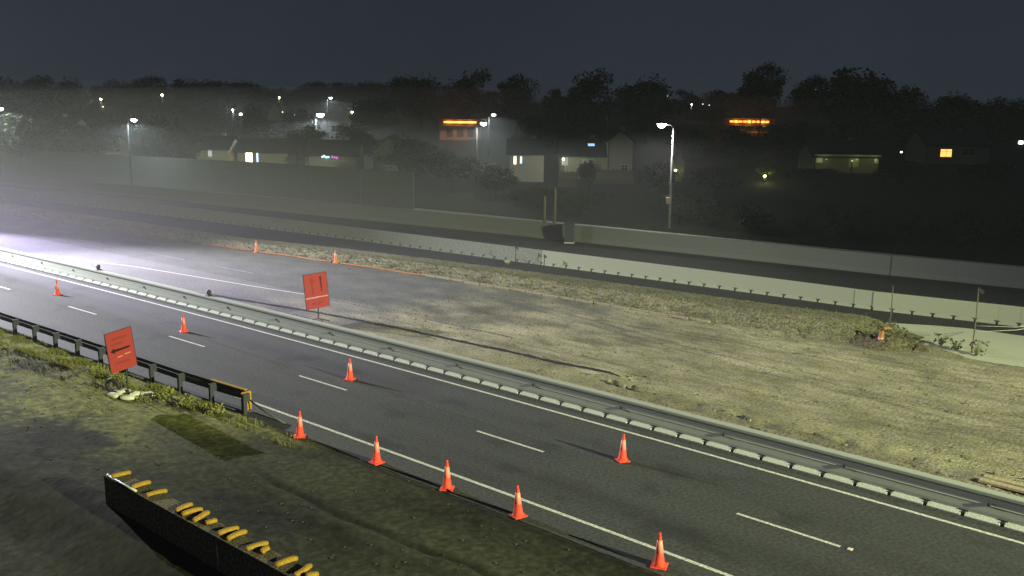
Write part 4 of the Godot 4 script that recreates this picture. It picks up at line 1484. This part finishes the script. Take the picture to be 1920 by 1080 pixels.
		for i in 3:
			var x := (i - 1) * long * 0.32
			st = begin()
			bx(st, Vector3(x, h * 0.4, -0.36), Vector3(long * 0.2, h * 0.45, 0.06), 0.01)
			var wn := obj("window", st, M.roofing, t2)
			st = begin()
			bx(st, Vector3(x, h * 0.4, -0.32), Vector3(long * 0.18, h * 0.4, 0.02), 0.004)
			obj("pane", st, M.dark_glass, wn)
		var n := 1 if k == 0 else 9
		for i in n:
			var x := 0.0 if n == 1 else -long * 0.5 + long * (i + 0.5) / n
			st = begin()
			bx(st, Vector3(x, h, 0.42), Vector3(long if n == 1 else long / n * 0.78, 0.34 if n == 1 else 0.36, 0.14), 0.05)
			obj("light_strip", st, glow(Color(1.0, 0.20, 0.02), 6.0 if k == 0 else 5.0), t2)
		for i in 3:
			var l := OmniLight3D.new()
			l.name = "strip_light"
			l.light_color = Color(1.0, 0.25, 0.03).linear_to_srgb()
			l.light_energy = 9.0
			l.light_size = 0.3
			l.omni_range = 200.0
			l.omni_attenuation = 2.0
			l.shadow_enabled = true
			l.position = Vector3((i - 1) * long * 0.33, h, 0.85)
			t2.add_child(l, true)

func window_on(parent: Node3D, at: Vector3, size: Vector2, pane: Material, frame: Material = null) -> void:
	var st := begin()
	bx(st, at, Vector3(size.x + 0.14, size.y + 0.14, 0.08), 0.01)
	var w := obj("window", st, frame if frame else M.fascia, parent)
	st = begin()
	bx(st, at + Vector3(0, 0, 0.045), Vector3(size.x, size.y, 0.02), 0.004)
	obj("pane", st, pane, w)
	st = begin()
	bx(st, at + Vector3(0, 0, 0.06), Vector3(0.05, size.y, 0.02), 0.004)
	bx(st, at + Vector3(0, size.y * 0.18, 0.06), Vector3(size.x, 0.04, 0.018), 0.004)
	obj("mullion", st, frame if frame else M.fascia, w)
	st = begin()
	bx(st, at + Vector3(0, -size.y / 2 - 0.1, 0.07), Vector3(size.x + 0.3, 0.06, 0.16), 0.012)
	obj("sill", st, frame if frame else M.fascia, w)

# a house with walls, a pitched roof (ridge along x) or gable towards the viewer; origin at its front wall's foot
func house(label: String, at: Vector3, wide: float, deep: float, wall_h: float, roof_h: float, gable_front: bool, wall: Material, turn := 0.7354) -> Node3D:
	var t := thing("house", label, "house", Vector3(at.x, land_height(at.x, at.z) - 0.1, at.z), turn)
	var st := begin()
	bx(st, Vector3(0, wall_h / 2, -deep / 2), Vector3(wide, wall_h, deep), 0.02)
	if gable_front:
		slab(st, PackedVector2Array([Vector2(-wide / 2, wall_h), Vector2(wide / 2, wall_h), Vector2(0, wall_h + roof_h)]), -0.01, -deep)
	else:
		for x in [-wide / 2, wide / 2]:
			slab(st, PackedVector2Array([Vector2(-deep, wall_h), Vector2(0, wall_h), Vector2(-deep / 2, wall_h + roof_h)]), -0.05, 0.05, Basis(Vector3(0, 0, 1), Vector3.UP, Vector3(1, 0, 0)), Vector3(x, 0, 0))
	obj("wall", st, wall, t)
	st = begin()
	var th := 0.14
	for sgn in [-1.0, 1.0]:
		if gable_front:
			var d := Vector3(sgn * wide / 2, -roof_h, 0)
			var e := d + d.normalized() * 0.35
			var n := Vector3(sgn * roof_h, wide / 2, 0).normalized() * th
			var top := Vector3(0, wall_h + roof_h + 0.02, 0)
			for z in [[0.3, -deep - 0.3]]:
				var c := [top, top + e, top + e + n, top + n]
				for i in 4:
					var a: Vector3 = c[i]; var b: Vector3 = c[(i + 1) % 4]
					quad(st, a + Vector3(0, 0, z[0]), b + Vector3(0, 0, z[0]), b + Vector3(0, 0, z[1]), a + Vector3(0, 0, z[1]), (a + b) / 2 - (c[0] + c[2]) / 2)
				for zz in z:
					quad(st, c[0] + Vector3(0, 0, zz), c[1] + Vector3(0, 0, zz), c[2] + Vector3(0, 0, zz), c[3] + Vector3(0, 0, zz), Vector3(0, 0, zz + deep / 2))
		else:
			var mid := Vector3(0, wall_h + roof_h + 0.02, -deep / 2)
			var e := Vector3(0, -roof_h, sgn * deep / 2)
			e += e.normalized() * 0.45
			var ang := atan2(-e.y, absf(e.z))
			bx(st, mid + e / 2 + Vector3(0, th / 2, 0), Vector3(wide + 0.7, th, e.length()), 0.03, Basis(Vector3(1, 0, 0), ang * sgn))
	obj("roof", st, M.roofing, t)
	st = begin()
	bx(st, Vector3(0, 0.12, -deep / 2), Vector3(wide + 0.1, 0.24, deep + 0.1), 0.02)
	obj("plinth", st, M.roofing, t)
	st = begin()
	bx(st, Vector3(wide * 0.22, wall_h + roof_h * 0.8, -deep * 0.62), Vector3(0.55, 1.5, 0.55), 0.02)
	bx(st, Vector3(wide * 0.22, wall_h + roof_h * 0.8 + 0.8, -deep * 0.62), Vector3(0.68, 0.12, 0.68), 0.02)
	obj("chimney", st, M.cladding, t)
	st = begin()
	if gable_front:
		for sg in [-1.0, 1.0]:
			bx(st, Vector3(sg * (wide / 2 + 0.32), wall_h - 0.22, -deep / 2), Vector3(0.12, 0.1, deep + 0.4), 0.02)
	else:
		bx(st, Vector3(0, wall_h - 0.2, 0.5), Vector3(wide + 0.7, 0.1, 0.12), 0.02)
	bx(st, Vector3(-wide / 2 + 0.12, wall_h / 2, 0.07), Vector3(0.08, wall_h - 0.3, 0.08), 0.02)
	obj("gutter", st, M.dark_steel, t)
	return t

func houses() -> void:
	var warm := glow(Color(1.0, 0.62, 0.28), 3.0)
	var hot := glow(Color(1.0, 0.72, 0.42), 9.0)
	var cold := glow(Color(0.6, 0.8, 1.0), 2.2)
	# the gabled house and its long wing, right of the centre
	var t := house("pale gabled house end, lit, left of the pinkish street lamp", Vector3(-75.6, 0, -104.6), 3.3, 7.0, 5.2, 1.3, true, M.cladding)
	window_on(t, Vector3(0.6, 1.6, 0.03), Vector2(0.8, 0.9), M.dark_glass)
	t = house("long low house with pale wall and bluish lit skylight beside the gabled house", Vector3(-79.6, 0, -101.9), 6.2, 6.0, 3.4, 2.0, false, M.cladding)
	window_on(t, Vector3(-2.5, 2.6, 0.03), Vector2(0.7, 0.9), glow(Color(0.8, 0.85, 0.7), 0.25))
	window_on(t, Vector3(0.6, 2.4, 0.03), Vector2(1.4, 0.8), glow(Color(0.7, 0.72, 0.5), 0.12))
	var st := begin()
	bx(st, Vector3(1.1, 4.72, -1.55), Vector3(0.9, 0.05, 0.5), 0.01, Basis(Vector3(1, 0, 0), 0.588))
	obj("skylight", st, glow(Color(0.35, 0.62, 1.0), 1.4), t)
	small_light("porch_lamp", "small pale porch lamp before the long low house", "lamp", Vector3(-79.4, 3.9, -97.4), Color(0.95, 1.0, 0.75), 2.0, Vector3(0.3, 0.3, 0.3), 6.0, "far small lamps")
	# the house with two narrow bright windows
	t = house("pale house with two narrow bright windows left of the gabled house", Vector3(-84.2, 0, -95.6), 4.6, 6.0, 4.0, 1.6, false, M.cladding)
	window_on(t, Vector3(-1.5, 3.05, 0.03), Vector2(0.26, 1.0), hot)
	window_on(t, Vector3(-0.7, 3.1, 0.03), Vector2(0.24, 0.9), cold)
	# the house with the lit eave
	t = house("dark house with a yellow-lit eave and doorway on the right", Vector3(-53.1, 0, -124.1), 8.6, 7.0, 2.45, 1.8, false, M.cladding)
	st = begin()
	bx(st, Vector3(0, 2.55, 0.5), Vector3(8.8, 0.24, 0.1), 0.02)
	obj("eave", st, M.fascia, t)
	st = begin()
	bx(st, Vector3(1.0, 1.75, 0.03), Vector3(1.3, 1.5, 0.08), 0.02)
	var dr := obj("door", st, M.fascia, t)
	st = begin()
	bx(st, Vector3(1.5, 1.6, 0.09), Vector3(0.08, 0.08, 0.06), 0.01)
	obj("handle", st, M.galvanised, dr)
	window_on(t, Vector3(-3.6, 2.0, 0.03), Vector2(0.7, 0.7), glow(Color(0.8, 0.9, 0.4), 0.2))
	window_on(t, Vector3(3.9, 2.0, 0.03), Vector2(0.4, 0.7), glow(Color(0.8, 0.9, 0.4), 0.2))
	small_light("garden_lamp", "added yellow lamp before the house with the lit eave", "lamp", Vector3(-51.0, 4.2, -121.0), Color(0.9, 0.95, 0.35), 0.7, Vector3(0.22, 0.2, 0.22), 0.0, "far small lamps")  # added as a source for the lit eave and door
	for x in [-3.0, 1.0, 3.4]:  # lamps on arms, added to light the eave and door
		var gl := OmniLight3D.new()
		gl.name = "added_eave_light"
		gl.light_color = Color(0.85, 0.95, 0.3).linear_to_srgb()
		gl.light_energy = 0.22
		gl.light_size = 0.05
		gl.omni_range = 60.0
		gl.omni_attenuation = 2.0
		gl.shadow_enabled = true
		gl.position = Vector3(x, 2.05, 1.15)
		t.add_child(gl, true)
		st = begin()
		bx(st, Vector3(x, 2.05, 1.15), Vector3(0.12, 0.1, 0.12), 0.02)
		obj("added_eave_lamp", st, glow(Color(0.85, 0.95, 0.3), 1.0), t)
		st = begin()
		bx(st, Vector3(x, 2.3, 0.85), Vector3(0.04, 0.04, 0.7), 0.01, Basis(Vector3(1, 0, 0), 0.7))
		obj("added_lamp_arm", st, M.dark_steel, t)
	# the house with the orange window
	t = house("long dim house with one orange lit window, far right", Vector3(-43.8, 0, -138.6), 8.6, 7.0, 2.9, 1.6, false, M.cladding)
	window_on(t, Vector3(-1.6, 1.75, 0.03), Vector2(1.5, 1.0), glow(Color(1.0, 0.45, 0.1), 2.2))
	window_on(t, Vector3(1.4, 1.9, 0.03), Vector2(1.6, 0.8), M.dark_glass)
	# left: houses over the noise wall
	t = house("house with one very bright warm window over the noise wall", Vector3(-125.2, 0, -83.0), 9.0, 7.0, 3.2, 1.7, false, M.cladding)
	window_on(t, Vector3(-2.6, 2.35, 0.03), Vector2(0.95, 1.5), glow(Color(1.0, 0.66, 0.38), 14.0))
	window_on(t, Vector3(-1.35, 2.3, 0.03), Vector2(0.22, 1.4), glow(Color(0.5, 0.65, 1.0), 4.0))
	t = house("dark house with a small grey lit window left of the bright one", Vector3(-129.6, 0, -75.6), 6.5, 7.0, 3.9, 1.6, false, M.cladding)
	window_on(t, Vector3(0.55, 3.3, 0.03), Vector2(0.5, 1.1), glow(Color(0.65, 0.7, 0.75), 0.8))
	t = house("dim house with cyan and magenta lights under its eave", Vector3(-111.5, 0, -84.8), 7.0, 6.5, 3.3, 1.8, false, M.cladding)
	st = begin()
	for k in 4:
		bx(st, Vector3(-1.3 + 0.28 * k, 3.0 + 0.08 * sin(k * 2.0), 0.5), Vector3(0.24, 0.3, 0.12), 0.05)
	obj("cyan_light", st, glow(Color(0.35, 0.9, 1.0), 3.5), t)
	st = begin()
	for k in 3:
		bx(st, Vector3(0.1 + 0.32 * k, 3.0 - 0.07 * k, 0.5), Vector3(0.26, 0.36, 0.12), 0.05)
	obj("magenta_light", st, glow(Color(0.8, 0.12, 0.7), 0.9), t)
	t = house("faint gabled house end right of the magenta lights", Vector3(-110.2, 0, -94.2), 4.6, 7.0, 3.0, 2.2, true, M.cladding)
	window_on(t, Vector3(0.0, 1.6, 0.03), Vector2(1.0, 1.0), M.dark_glass)
	t = house("dark house with a narrow orange window far left", Vector3(-147.0, 0, -65.2), 8.0, 7.0, 3.8, 1.6, false, M.cladding)
	window_on(t, Vector3(0.6, 3.25, 0.03), Vector2(0.38, 1.6), glow(Color(1.0, 0.5, 0.15), 1.2))
	t = house("house with a long pale lit front near the left edge", Vector3(-158.0, 0, -63.5), 9.5, 7.0, 6.6, 1.4, false, M.cladding)
	window_on(t, Vector3(-2.0, 5.4, 0.03), Vector2(1.2, 0.8), M.dark_glass)
	t = house("pale triangular gable on the skyline under a warm lamp", Vector3(-190.6, 0, -129.0), 3.4, 6.0, 4.2, 2.2, true, M.cladding)
	window_on(t, Vector3(0.0, 2.2, 0.03), Vector2(0.9, 0.9), M.dark_glass)
	# fences below the gabled house
	fence("pale paling fence right of the dark bush under the gabled house", Vector3(-76.0, 0, -99.4), Vector3(-71.7, 0, -102.6), 1.9)
	fence("pale paling fence left of the dark bush, below the long low house", Vector3(-77.6, 0, -94.2), Vector3(-75.6, 0, -95.9), 2.0)
	# a lit white pole and the rusty one
	var lp := thing("lit_pole", "yellow-green lit pole over the gabled house", "pole", Vector3(-113.5, land_height(-113.5, -152.4), -152.4))
	st = begin(true)
	tube(st, [Vector3.ZERO, Vector3(0, 8.8, 0)], [0.16, 0.12], 8)
	obj("pole", st, M.fascia, lp)
	st = begin()
	bx(st, Vector3(0, 8.6, 0), Vector3(1.6, 0.1, 0.1), 0.02)
	obj("crossarm", st, M.post_wood, lp)
	lp = thing("power_pole", "tall power pole beside the right orange lamp row", "pole", Vector3(-86.8, land_height(-86.8, -163.5), -163.5))
	st = begin(true)
	tube(st, [Vector3.ZERO, Vector3(0, 7.2, 0)], [0.17, 0.13], 8)
	obj("pole", st, M.post_wood, lp)
	st = begin()
	bx(st, Vector3(0, 6.9, 0), Vector3(1.8, 0.12, 0.12), 0.02, Basis(Vector3.UP, 0.7))
	obj("crossarm", st, M.post_wood, lp)

func fence(label: String, a: Vector3, b: Vector3, h: float) -> void:
	var t := thing("paling_fence", label, "fence", Vector3(a.x, 0, a.z), -atan2(b.z - a.z, b.x - a.x))
	var long := a.distance_to(b)
	var n := int(long / 0.22)
	var rng := RandomNumberGenerator.new()
	rng.seed = int(absf(a.x) * 10.0)
	for k in n:
		var st := begin()
		var hh := h + rng.randf_range(-0.08, 0.08)
		bx(st, Vector3(0.1 + k * 0.22, hh / 2, 0), Vector3(0.19, hh, 0.03), 0.006)
		var o := obj("paling", st, M.fence_wood, t)
		o.position.y = land_height(a.x, a.z)
	for y in [0.4, h - 0.4]:
		var st := begin()
		bx(st, Vector3(long / 2, y + land_height(a.x, a.z), -0.06), Vector3(long, 0.1, 0.06), 0.01)
		obj("rail", st, M.fence_wood, t)

# ------------------------------------------------------------------ trees
func crown_mesh(sd: int, count: int, spread: Vector3, leaf_size: float, clumps: int) -> ArrayMesh:
	# unit-height crown: clumps of leaf quads through its volume
	var rng := RandomNumberGenerator.new()
	rng.seed = sd
	var v := PackedVector3Array()
	var nn := PackedVector3Array()
	var centres := []
	for k in clumps:
		var d := Vector3(rng.randfn(), rng.randfn(), rng.randfn()).normalized() * pow(rng.randf(), 0.4)
		d = Vector3(d.x * spread.x, d.y * spread.y, d.z * spread.z)
		d *= 1.0 - 0.25 * rng.randf()
		centres.append([d + Vector3(0, 0.58, 0), rng.randf_range(0.07, 0.17)])
	for k in count:
		var e: Array = centres[k % clumps]
		var off: Vector3 = Vector3(rng.randfn(), rng.randfn() * 0.75, rng.randfn()) * float(e[1]) * 0.62
		off = off.limit_length(float(e[1]) * 1.05)
		var c: Vector3 = e[0] + off
		if c.y < 0.08: c.y = 0.08 + rng.randf() * 0.1
		var u := Vector3(rng.randfn(), rng.randfn(), rng.randfn()).normalized()
		var w := u.cross(Vector3(rng.randfn(), rng.randfn(), rng.randfn())).normalized()
		var s := leaf_size * rng.randf_range(0.6, 1.3)
		u *= s; w *= s * 0.62
		var n := u.cross(w).normalized()
		if n.dot(off) < 0.0: n = -n
		for q in [c - u, c + w, c + u, c - u, c + u, c - w]:
			v.append(q); nn.append(n)
	var a := []
	a.resize(Mesh.ARRAY_MAX)
	a[Mesh.ARRAY_VERTEX] = v
	a[Mesh.ARRAY_NORMAL] = nn
	var m := ArrayMesh.new()
	m.add_surface_from_arrays(Mesh.PRIMITIVE_TRIANGLES, a)
	return m

func limb_mesh(sd: int) -> Mesh:
	var rng := RandomNumberGenerator.new()
	rng.seed = sd
	var st := begin(true)
	tube(st, [Vector3(0, -0.02, 0), Vector3(0.01, 0.2, 0.01), Vector3(-0.01, 0.45, 0), Vector3(0.0, 0.75, 0)], [0.035, 0.028, 0.02, 0.006], 7)
	for k in 7:
		var a := TAU * k / 7.0 + rng.randf()
		var y := rng.randf_range(0.2, 0.5)
		var d := Vector3(cos(a), rng.randf_range(0.5, 1.1), sin(a)) * rng.randf_range(0.2, 0.32)
		tube(st, [Vector3(0, y, 0), Vector3(0, y, 0) + d * 0.5 + Vector3(0, 0.02, 0), Vector3(0, y, 0) + d], [0.014, 0.01, 0.004], 5, false)
	st.generate_normals()
	return st.commit()

func trees() -> void:
	var crowns := []
	var limbs := []
	for k in 5:
		crowns.append(crown_mesh(700 + k, 6000, [Vector3(0.36, 0.38, 0.36), Vector3(0.30, 0.40, 0.30), Vector3(0.42, 0.33, 0.42), Vector3(0.34, 0.36, 0.34), Vector3(0.45, 0.36, 0.40)][k], 0.021, [34, 30, 40, 26, 44][k]))
		limbs.append(limb_mesh(720 + k))
	# x, z, height, width, label
	var list := [
		[-175.8, -72.1, 12.3, 11.6, "rounded dark tree standing highest on the left skyline"], [-168.5, -63.4, 10.7, 9.0, "dark tree at the left edge of the skyline"], [-182.2, -82.4, 9.5, 10.0, "dark tree right of the rounded one on the left skyline"], [-192.5, -95.8, 8.4, 9.5, "low dark tree behind the bluish street lamp"], [-201.5, -110.8, 7.8, 11.5, "wide low tree under the highest warm lamp"], [-179.9, -108.4, 8.8, 11.7, "dark tree left of the bluish over warm lamps"], [-142.4, -92.8, 9.2, 6.6, "narrow dark tree behind the bright warm window"], [-142.6, -101.5, 8.4, 8.7, "dark tree just left of the brightest street lamp"], [-146.2, -121.3, 9.0, 11.6, "hazy tree right of the brightest street lamp"], [-156.0, -142.6, 11.9, 14.0, "hazy tree left of the left orange strip"], [-148.5, -149.8, 13.2, 14.0, "tall brownish tree above the left orange strip"], [-136.0, -151.2, 11.4, 11.3, "brownish tree right of the left orange strip"], [-105.2, -127.1, 11.0, 7.3, "narrow dark tree left of the tallest crown at the centre"], [-100.8, -130.6, 13.8, 11.0, "tall dark-crowned tree over the gabled house"], [-98.9, -144.4, 11.7, 12.6, "broad tree behind the pinkish street lamp"], [-102.1, -172.0, 4.7, 10.0, "low tree in the skyline gap right of the pinkish lamp"], [-97.0, -182.5, 12.5, 12.6, "dark tree over the right orange lamp row"], [-65.0, -151.7, 13.1, 15.6, "largest dark tree on the right skyline"], [-59.2, -159.4, 9.5, 10.4, "dark tree right of the largest one"], [-54.0, -166.5, 7.9, 10.7, "dark low-crowned tree near the right end of the skyline"], [-48.6, -173.3, 7.0, 11.0, "last dark tree at the right end of the skyline"], [-84.0, -177.0, 10.0, 9.4, "dark tree between the orange row and the largest tree"],
		[-262.6, -97.1, 13.7, 14.0, "far low tree at the left edge of the skyline"], [-278.3, -112.0, 12.7, 16.6, "far tree behind the rounded one on the left"], [-238.6, -103.4, 12.8, 11.5, "far tree left of the first warm skyline lamp"], [-261.7, -125.0, 11.1, 14.5, "far tree between the warm skyline lamps, left one"], [-275.5, -142.2, 10.6, 17.2, "far wide tree just left of the highest warm lamp"], [-244.3, -136.8, 11.1, 14.0, "far tree right of the highest warm lamp"], [-274.9, -163.9, 10.0, 19.5, "far wide tree over the small grey window"], [-244.9, -155.3, 9.6, 12.9, "far tree over the bluish over warm lamps"], [-274.1, -183.8, 8.4, 16.5, "far tree left of the pale skyline gable"], [-242.1, -177.2, 9.3, 16.6, "far tree behind the brightest street lamp"], [-244.7, -190.3, 9.8, 15.5, "far tree right of the skyline street lamp"], [-223.2, -185.2, 9.9, 14.5, "far tree in the haze left of the left orange strip"], [-209.6, -185.6, 11.5, 15.5, "far hazy tree just left of the left orange strip"], [-143.4, -228.8, 8.2, 10.5, "far tree left of the pink skyline lamp"], [-146.8, -250.1, 8.0, 11.3, "far tree behind the pink skyline lamp"], [-125.9, -227.5, 8.6, 10.1, "far tree left of the right orange lamp row"],
		[-139.5, -55.2, 9.5, 10.0, "dark tree below the rounded one, behind the noise wall"], [-137.2, -60.7, 8.0, 9.2, "bushy tree behind the noise wall near the narrow orange window"], [-131.8, -71.5, 8.7, 10.0, "bushy tree behind the noise wall right of the bluish lamp"], [-127.4, -71.0, 6.6, 5.2, "small tree behind the noise wall beside the small grey window"], [-124.5, -90.3, 6.9, 8.2, "dark tree over the house with the bright warm window"], [-117.5, -93.2, 7.0, 9.2, "dark tree behind the cyan and magenta lights"], [-93.2, -83.3, 6.6, 7.3, "bushy tree past the right end of the noise wall"], [-84.4, -82.4, 5.4, 7.9, "dark bush below the lower lamp of the pair"], [-76.6, -81.7, 4.0, 6.8, "dark bush in front of the house with two narrow windows"], [-72.1, -93.4, 4.0, 2.9, "dark round bush between the two paling fences"], [-97.8, -113.7, 7.4, 10.0, "dark tree behind the house with two narrow windows"], [-93.1, -117.6, 8.0, 9.2, "dark tree behind the long low house"], [-73.6, -119.1, 5.7, 8.5, "dark tree right behind the gabled house"], [-67.9, -122.4, 5.6, 8.5, "dark tree below the right orange lamp row"], [-66.0, -134.7, 5.8, 10.8, "dark tree left of the house with the lit eave"], [-61.7, -145.5, 5.8, 10.5, "dark tree behind the house with the lit eave"], [-51.9, -145.7, 5.6, 10.0, "dark tree between the two lit houses on the right"], [-49.2, -157.5, 4.7, 11.9, "dark tree behind the house with the orange window"], [-42.9, -159.3, 5.1, 10.1, "dark tree by the white lamp at the right edge"], [-61.7, -93.4, 4.3, 5.0, "dark shrub behind the slim street lamp pole"], [-56.6, -96.6, 3.7, 6.8, "dark shrub right of the slim street lamp pole"], [-50.6, -111.0, 2.5, 7.4, "low dark shrub in front of the house with the lit eave"], [-43.4, -117.2, 3.0, 6.2, "low dark shrub between the lit houses, in front"], [-34.7, -120.1, 2.8, 8.3, "low dark shrub in front of the house with the orange window"]]
	for k in list.size():
		var e: Array = list[k]
		var t := thing("tree", e[4], "tree", Vector3(e[0], land_height(e[0], e[1]), e[1]), k * 1.37, "trees and shrubs beyond the far road")
		var c := piece("crown", crowns[k % 5], M["leaf%d" % (k % 3)], t)
		c.set_meta("kind", "stuff")
		c.scale = Vector3(e[3] * 1.2, e[2] * 1.02, e[3] * 1.2)
		var b := piece("trunk", limbs[k % 5], M.bark, t)
		b.scale = Vector3(e[2] * 0.9, e[2], e[2] * 0.9)
	# shrubs on the dark bank behind the local road
	var rng := RandomNumberGenerator.new()
	rng.seed = 99
	var base: Node3D
	for k in 46:
		var s := lerpf(-72.0, -2.0, (k + rng.randf()) / 46.0)
		var at := P(s, rng.randf_range(-78.0, -92.0) - (s + 40.0) * 0.12, 0.0)
		if at.distance_to(Vector3(-48, 0, -73.4)) < 4.0: continue
		var g := land_height(at.x, at.z)
		var hh := rng.randf_range(1.3, 2.8)
		if base == null:
			base = thing("bank_shrub", "dark shrub on the bank beyond the local road", "shrub", Vector3(at.x, g, at.z), 0.0, "dark shrubs on the bank beyond the local road")
			var c := piece("crown", crowns[2], M.leaf0, base)
			c.set_meta("kind", "stuff")
			c.scale = Vector3(1.5, 1.0, 1.5)
			var b := piece("stem", limbs[1], M.bark, base)
			b.scale = Vector3(1.0, 0.9, 1.0)
			base.scale = Vector3.ONE * hh
		else:
			var c2 := copy(base, "bank_shrub", Vector3(at.x, g, at.z), rng.randf() * TAU)
			c2.scale = Vector3(hh * rng.randf_range(0.9, 1.5), hh, hh * rng.randf_range(0.9, 1.5))
	# two shrubs lit yellow-green from the gardens
	var lit := [[Vector3(-59.0, 0, -113.6), 2.9, 3.4, "yellow-green shrub lit from below in a garden right of the slim lamp"], [Vector3(-63.3, 0, -99.6), 4.6, 2.0, "narrow yellow-green lit shrub just right of the slim lamp pole"]]
	for k in 2:
		var at: Vector3 = lit[k][0]
		at.y = land_height(at.x, at.z)
		var t := thing("lit_shrub", lit[k][3], "shrub", at, 0.5 + k)
		var c := piece("crown", crowns[3 + k], M.lime_leaf, t)
		c.set_meta("kind", "stuff")
		c.scale = Vector3(lit[k][2] * 1.1, lit[k][1], lit[k][2] * 1.1)
		var b := piece("stem", limbs[k], M.bark, t)
		b.scale = Vector3(1.6, lit[k][1], 1.6)
		var la := at + Vector3(0.6, [0.7, 2.6][k], 1.6)
		small_light("garden_lamp", ["yellow garden light at the foot of the broad lit shrub", "yellow garden light beside the narrow lit shrub"][k], "lamp", la, Color(0.95, 1.0, 0.3), [1.2, 0.5][k], Vector3(0.4, 0.24, 0.3), [5.0, 2.0][k], "far small lamps")

func finishing() -> void:
	# thin mist over the housing on the left half, added for lamp halos
	var fm := FogMaterial.new()
	fm.density = 0.0026
	fm.albedo = Color(0.9, 0.93, 0.93)
	var fv := FogVolume.new()
	fv.name = "mist"
	fv.shape = RenderingServer.FOG_VOLUME_SHAPE_ELLIPSOID
	fv.size = Vector3(290, 22, 190)
	fv.position = Vector3(-128, 2.5, -118)
	fv.rotation.y = 0.55
	fv.material = fm
	fv.set_meta("kind", "stuff")
	fv.set_meta("label", "thin mist over the houses, added to give the lamps halos")
	add_child(fv)
	for k in 4:  # nested haze volumes added in place of glare in the lens
		var dm := FogMaterial.new()
		dm.density = 0.00065
		dm.albedo = Color(0.92, 0.91, 0.9)
		var dv := FogVolume.new()
		dv.name = "haze" if k == 0 else "haze_%03d" % k
		dv.shape = RenderingServer.FOG_VOLUME_SHAPE_ELLIPSOID
		dv.size = Vector3(70 + 30 * k, 12 + 4 * k, 40 + 12 * k)
		dv.position = P(-98, -36, 1.0)
		dv.rotation.y = heading(-92.0)
		dv.material = dm
		dv.set_meta("kind", "stuff")
		dv.set_meta("label", "added haze standing in for lens glare at the left edge")
		add_child(dv)
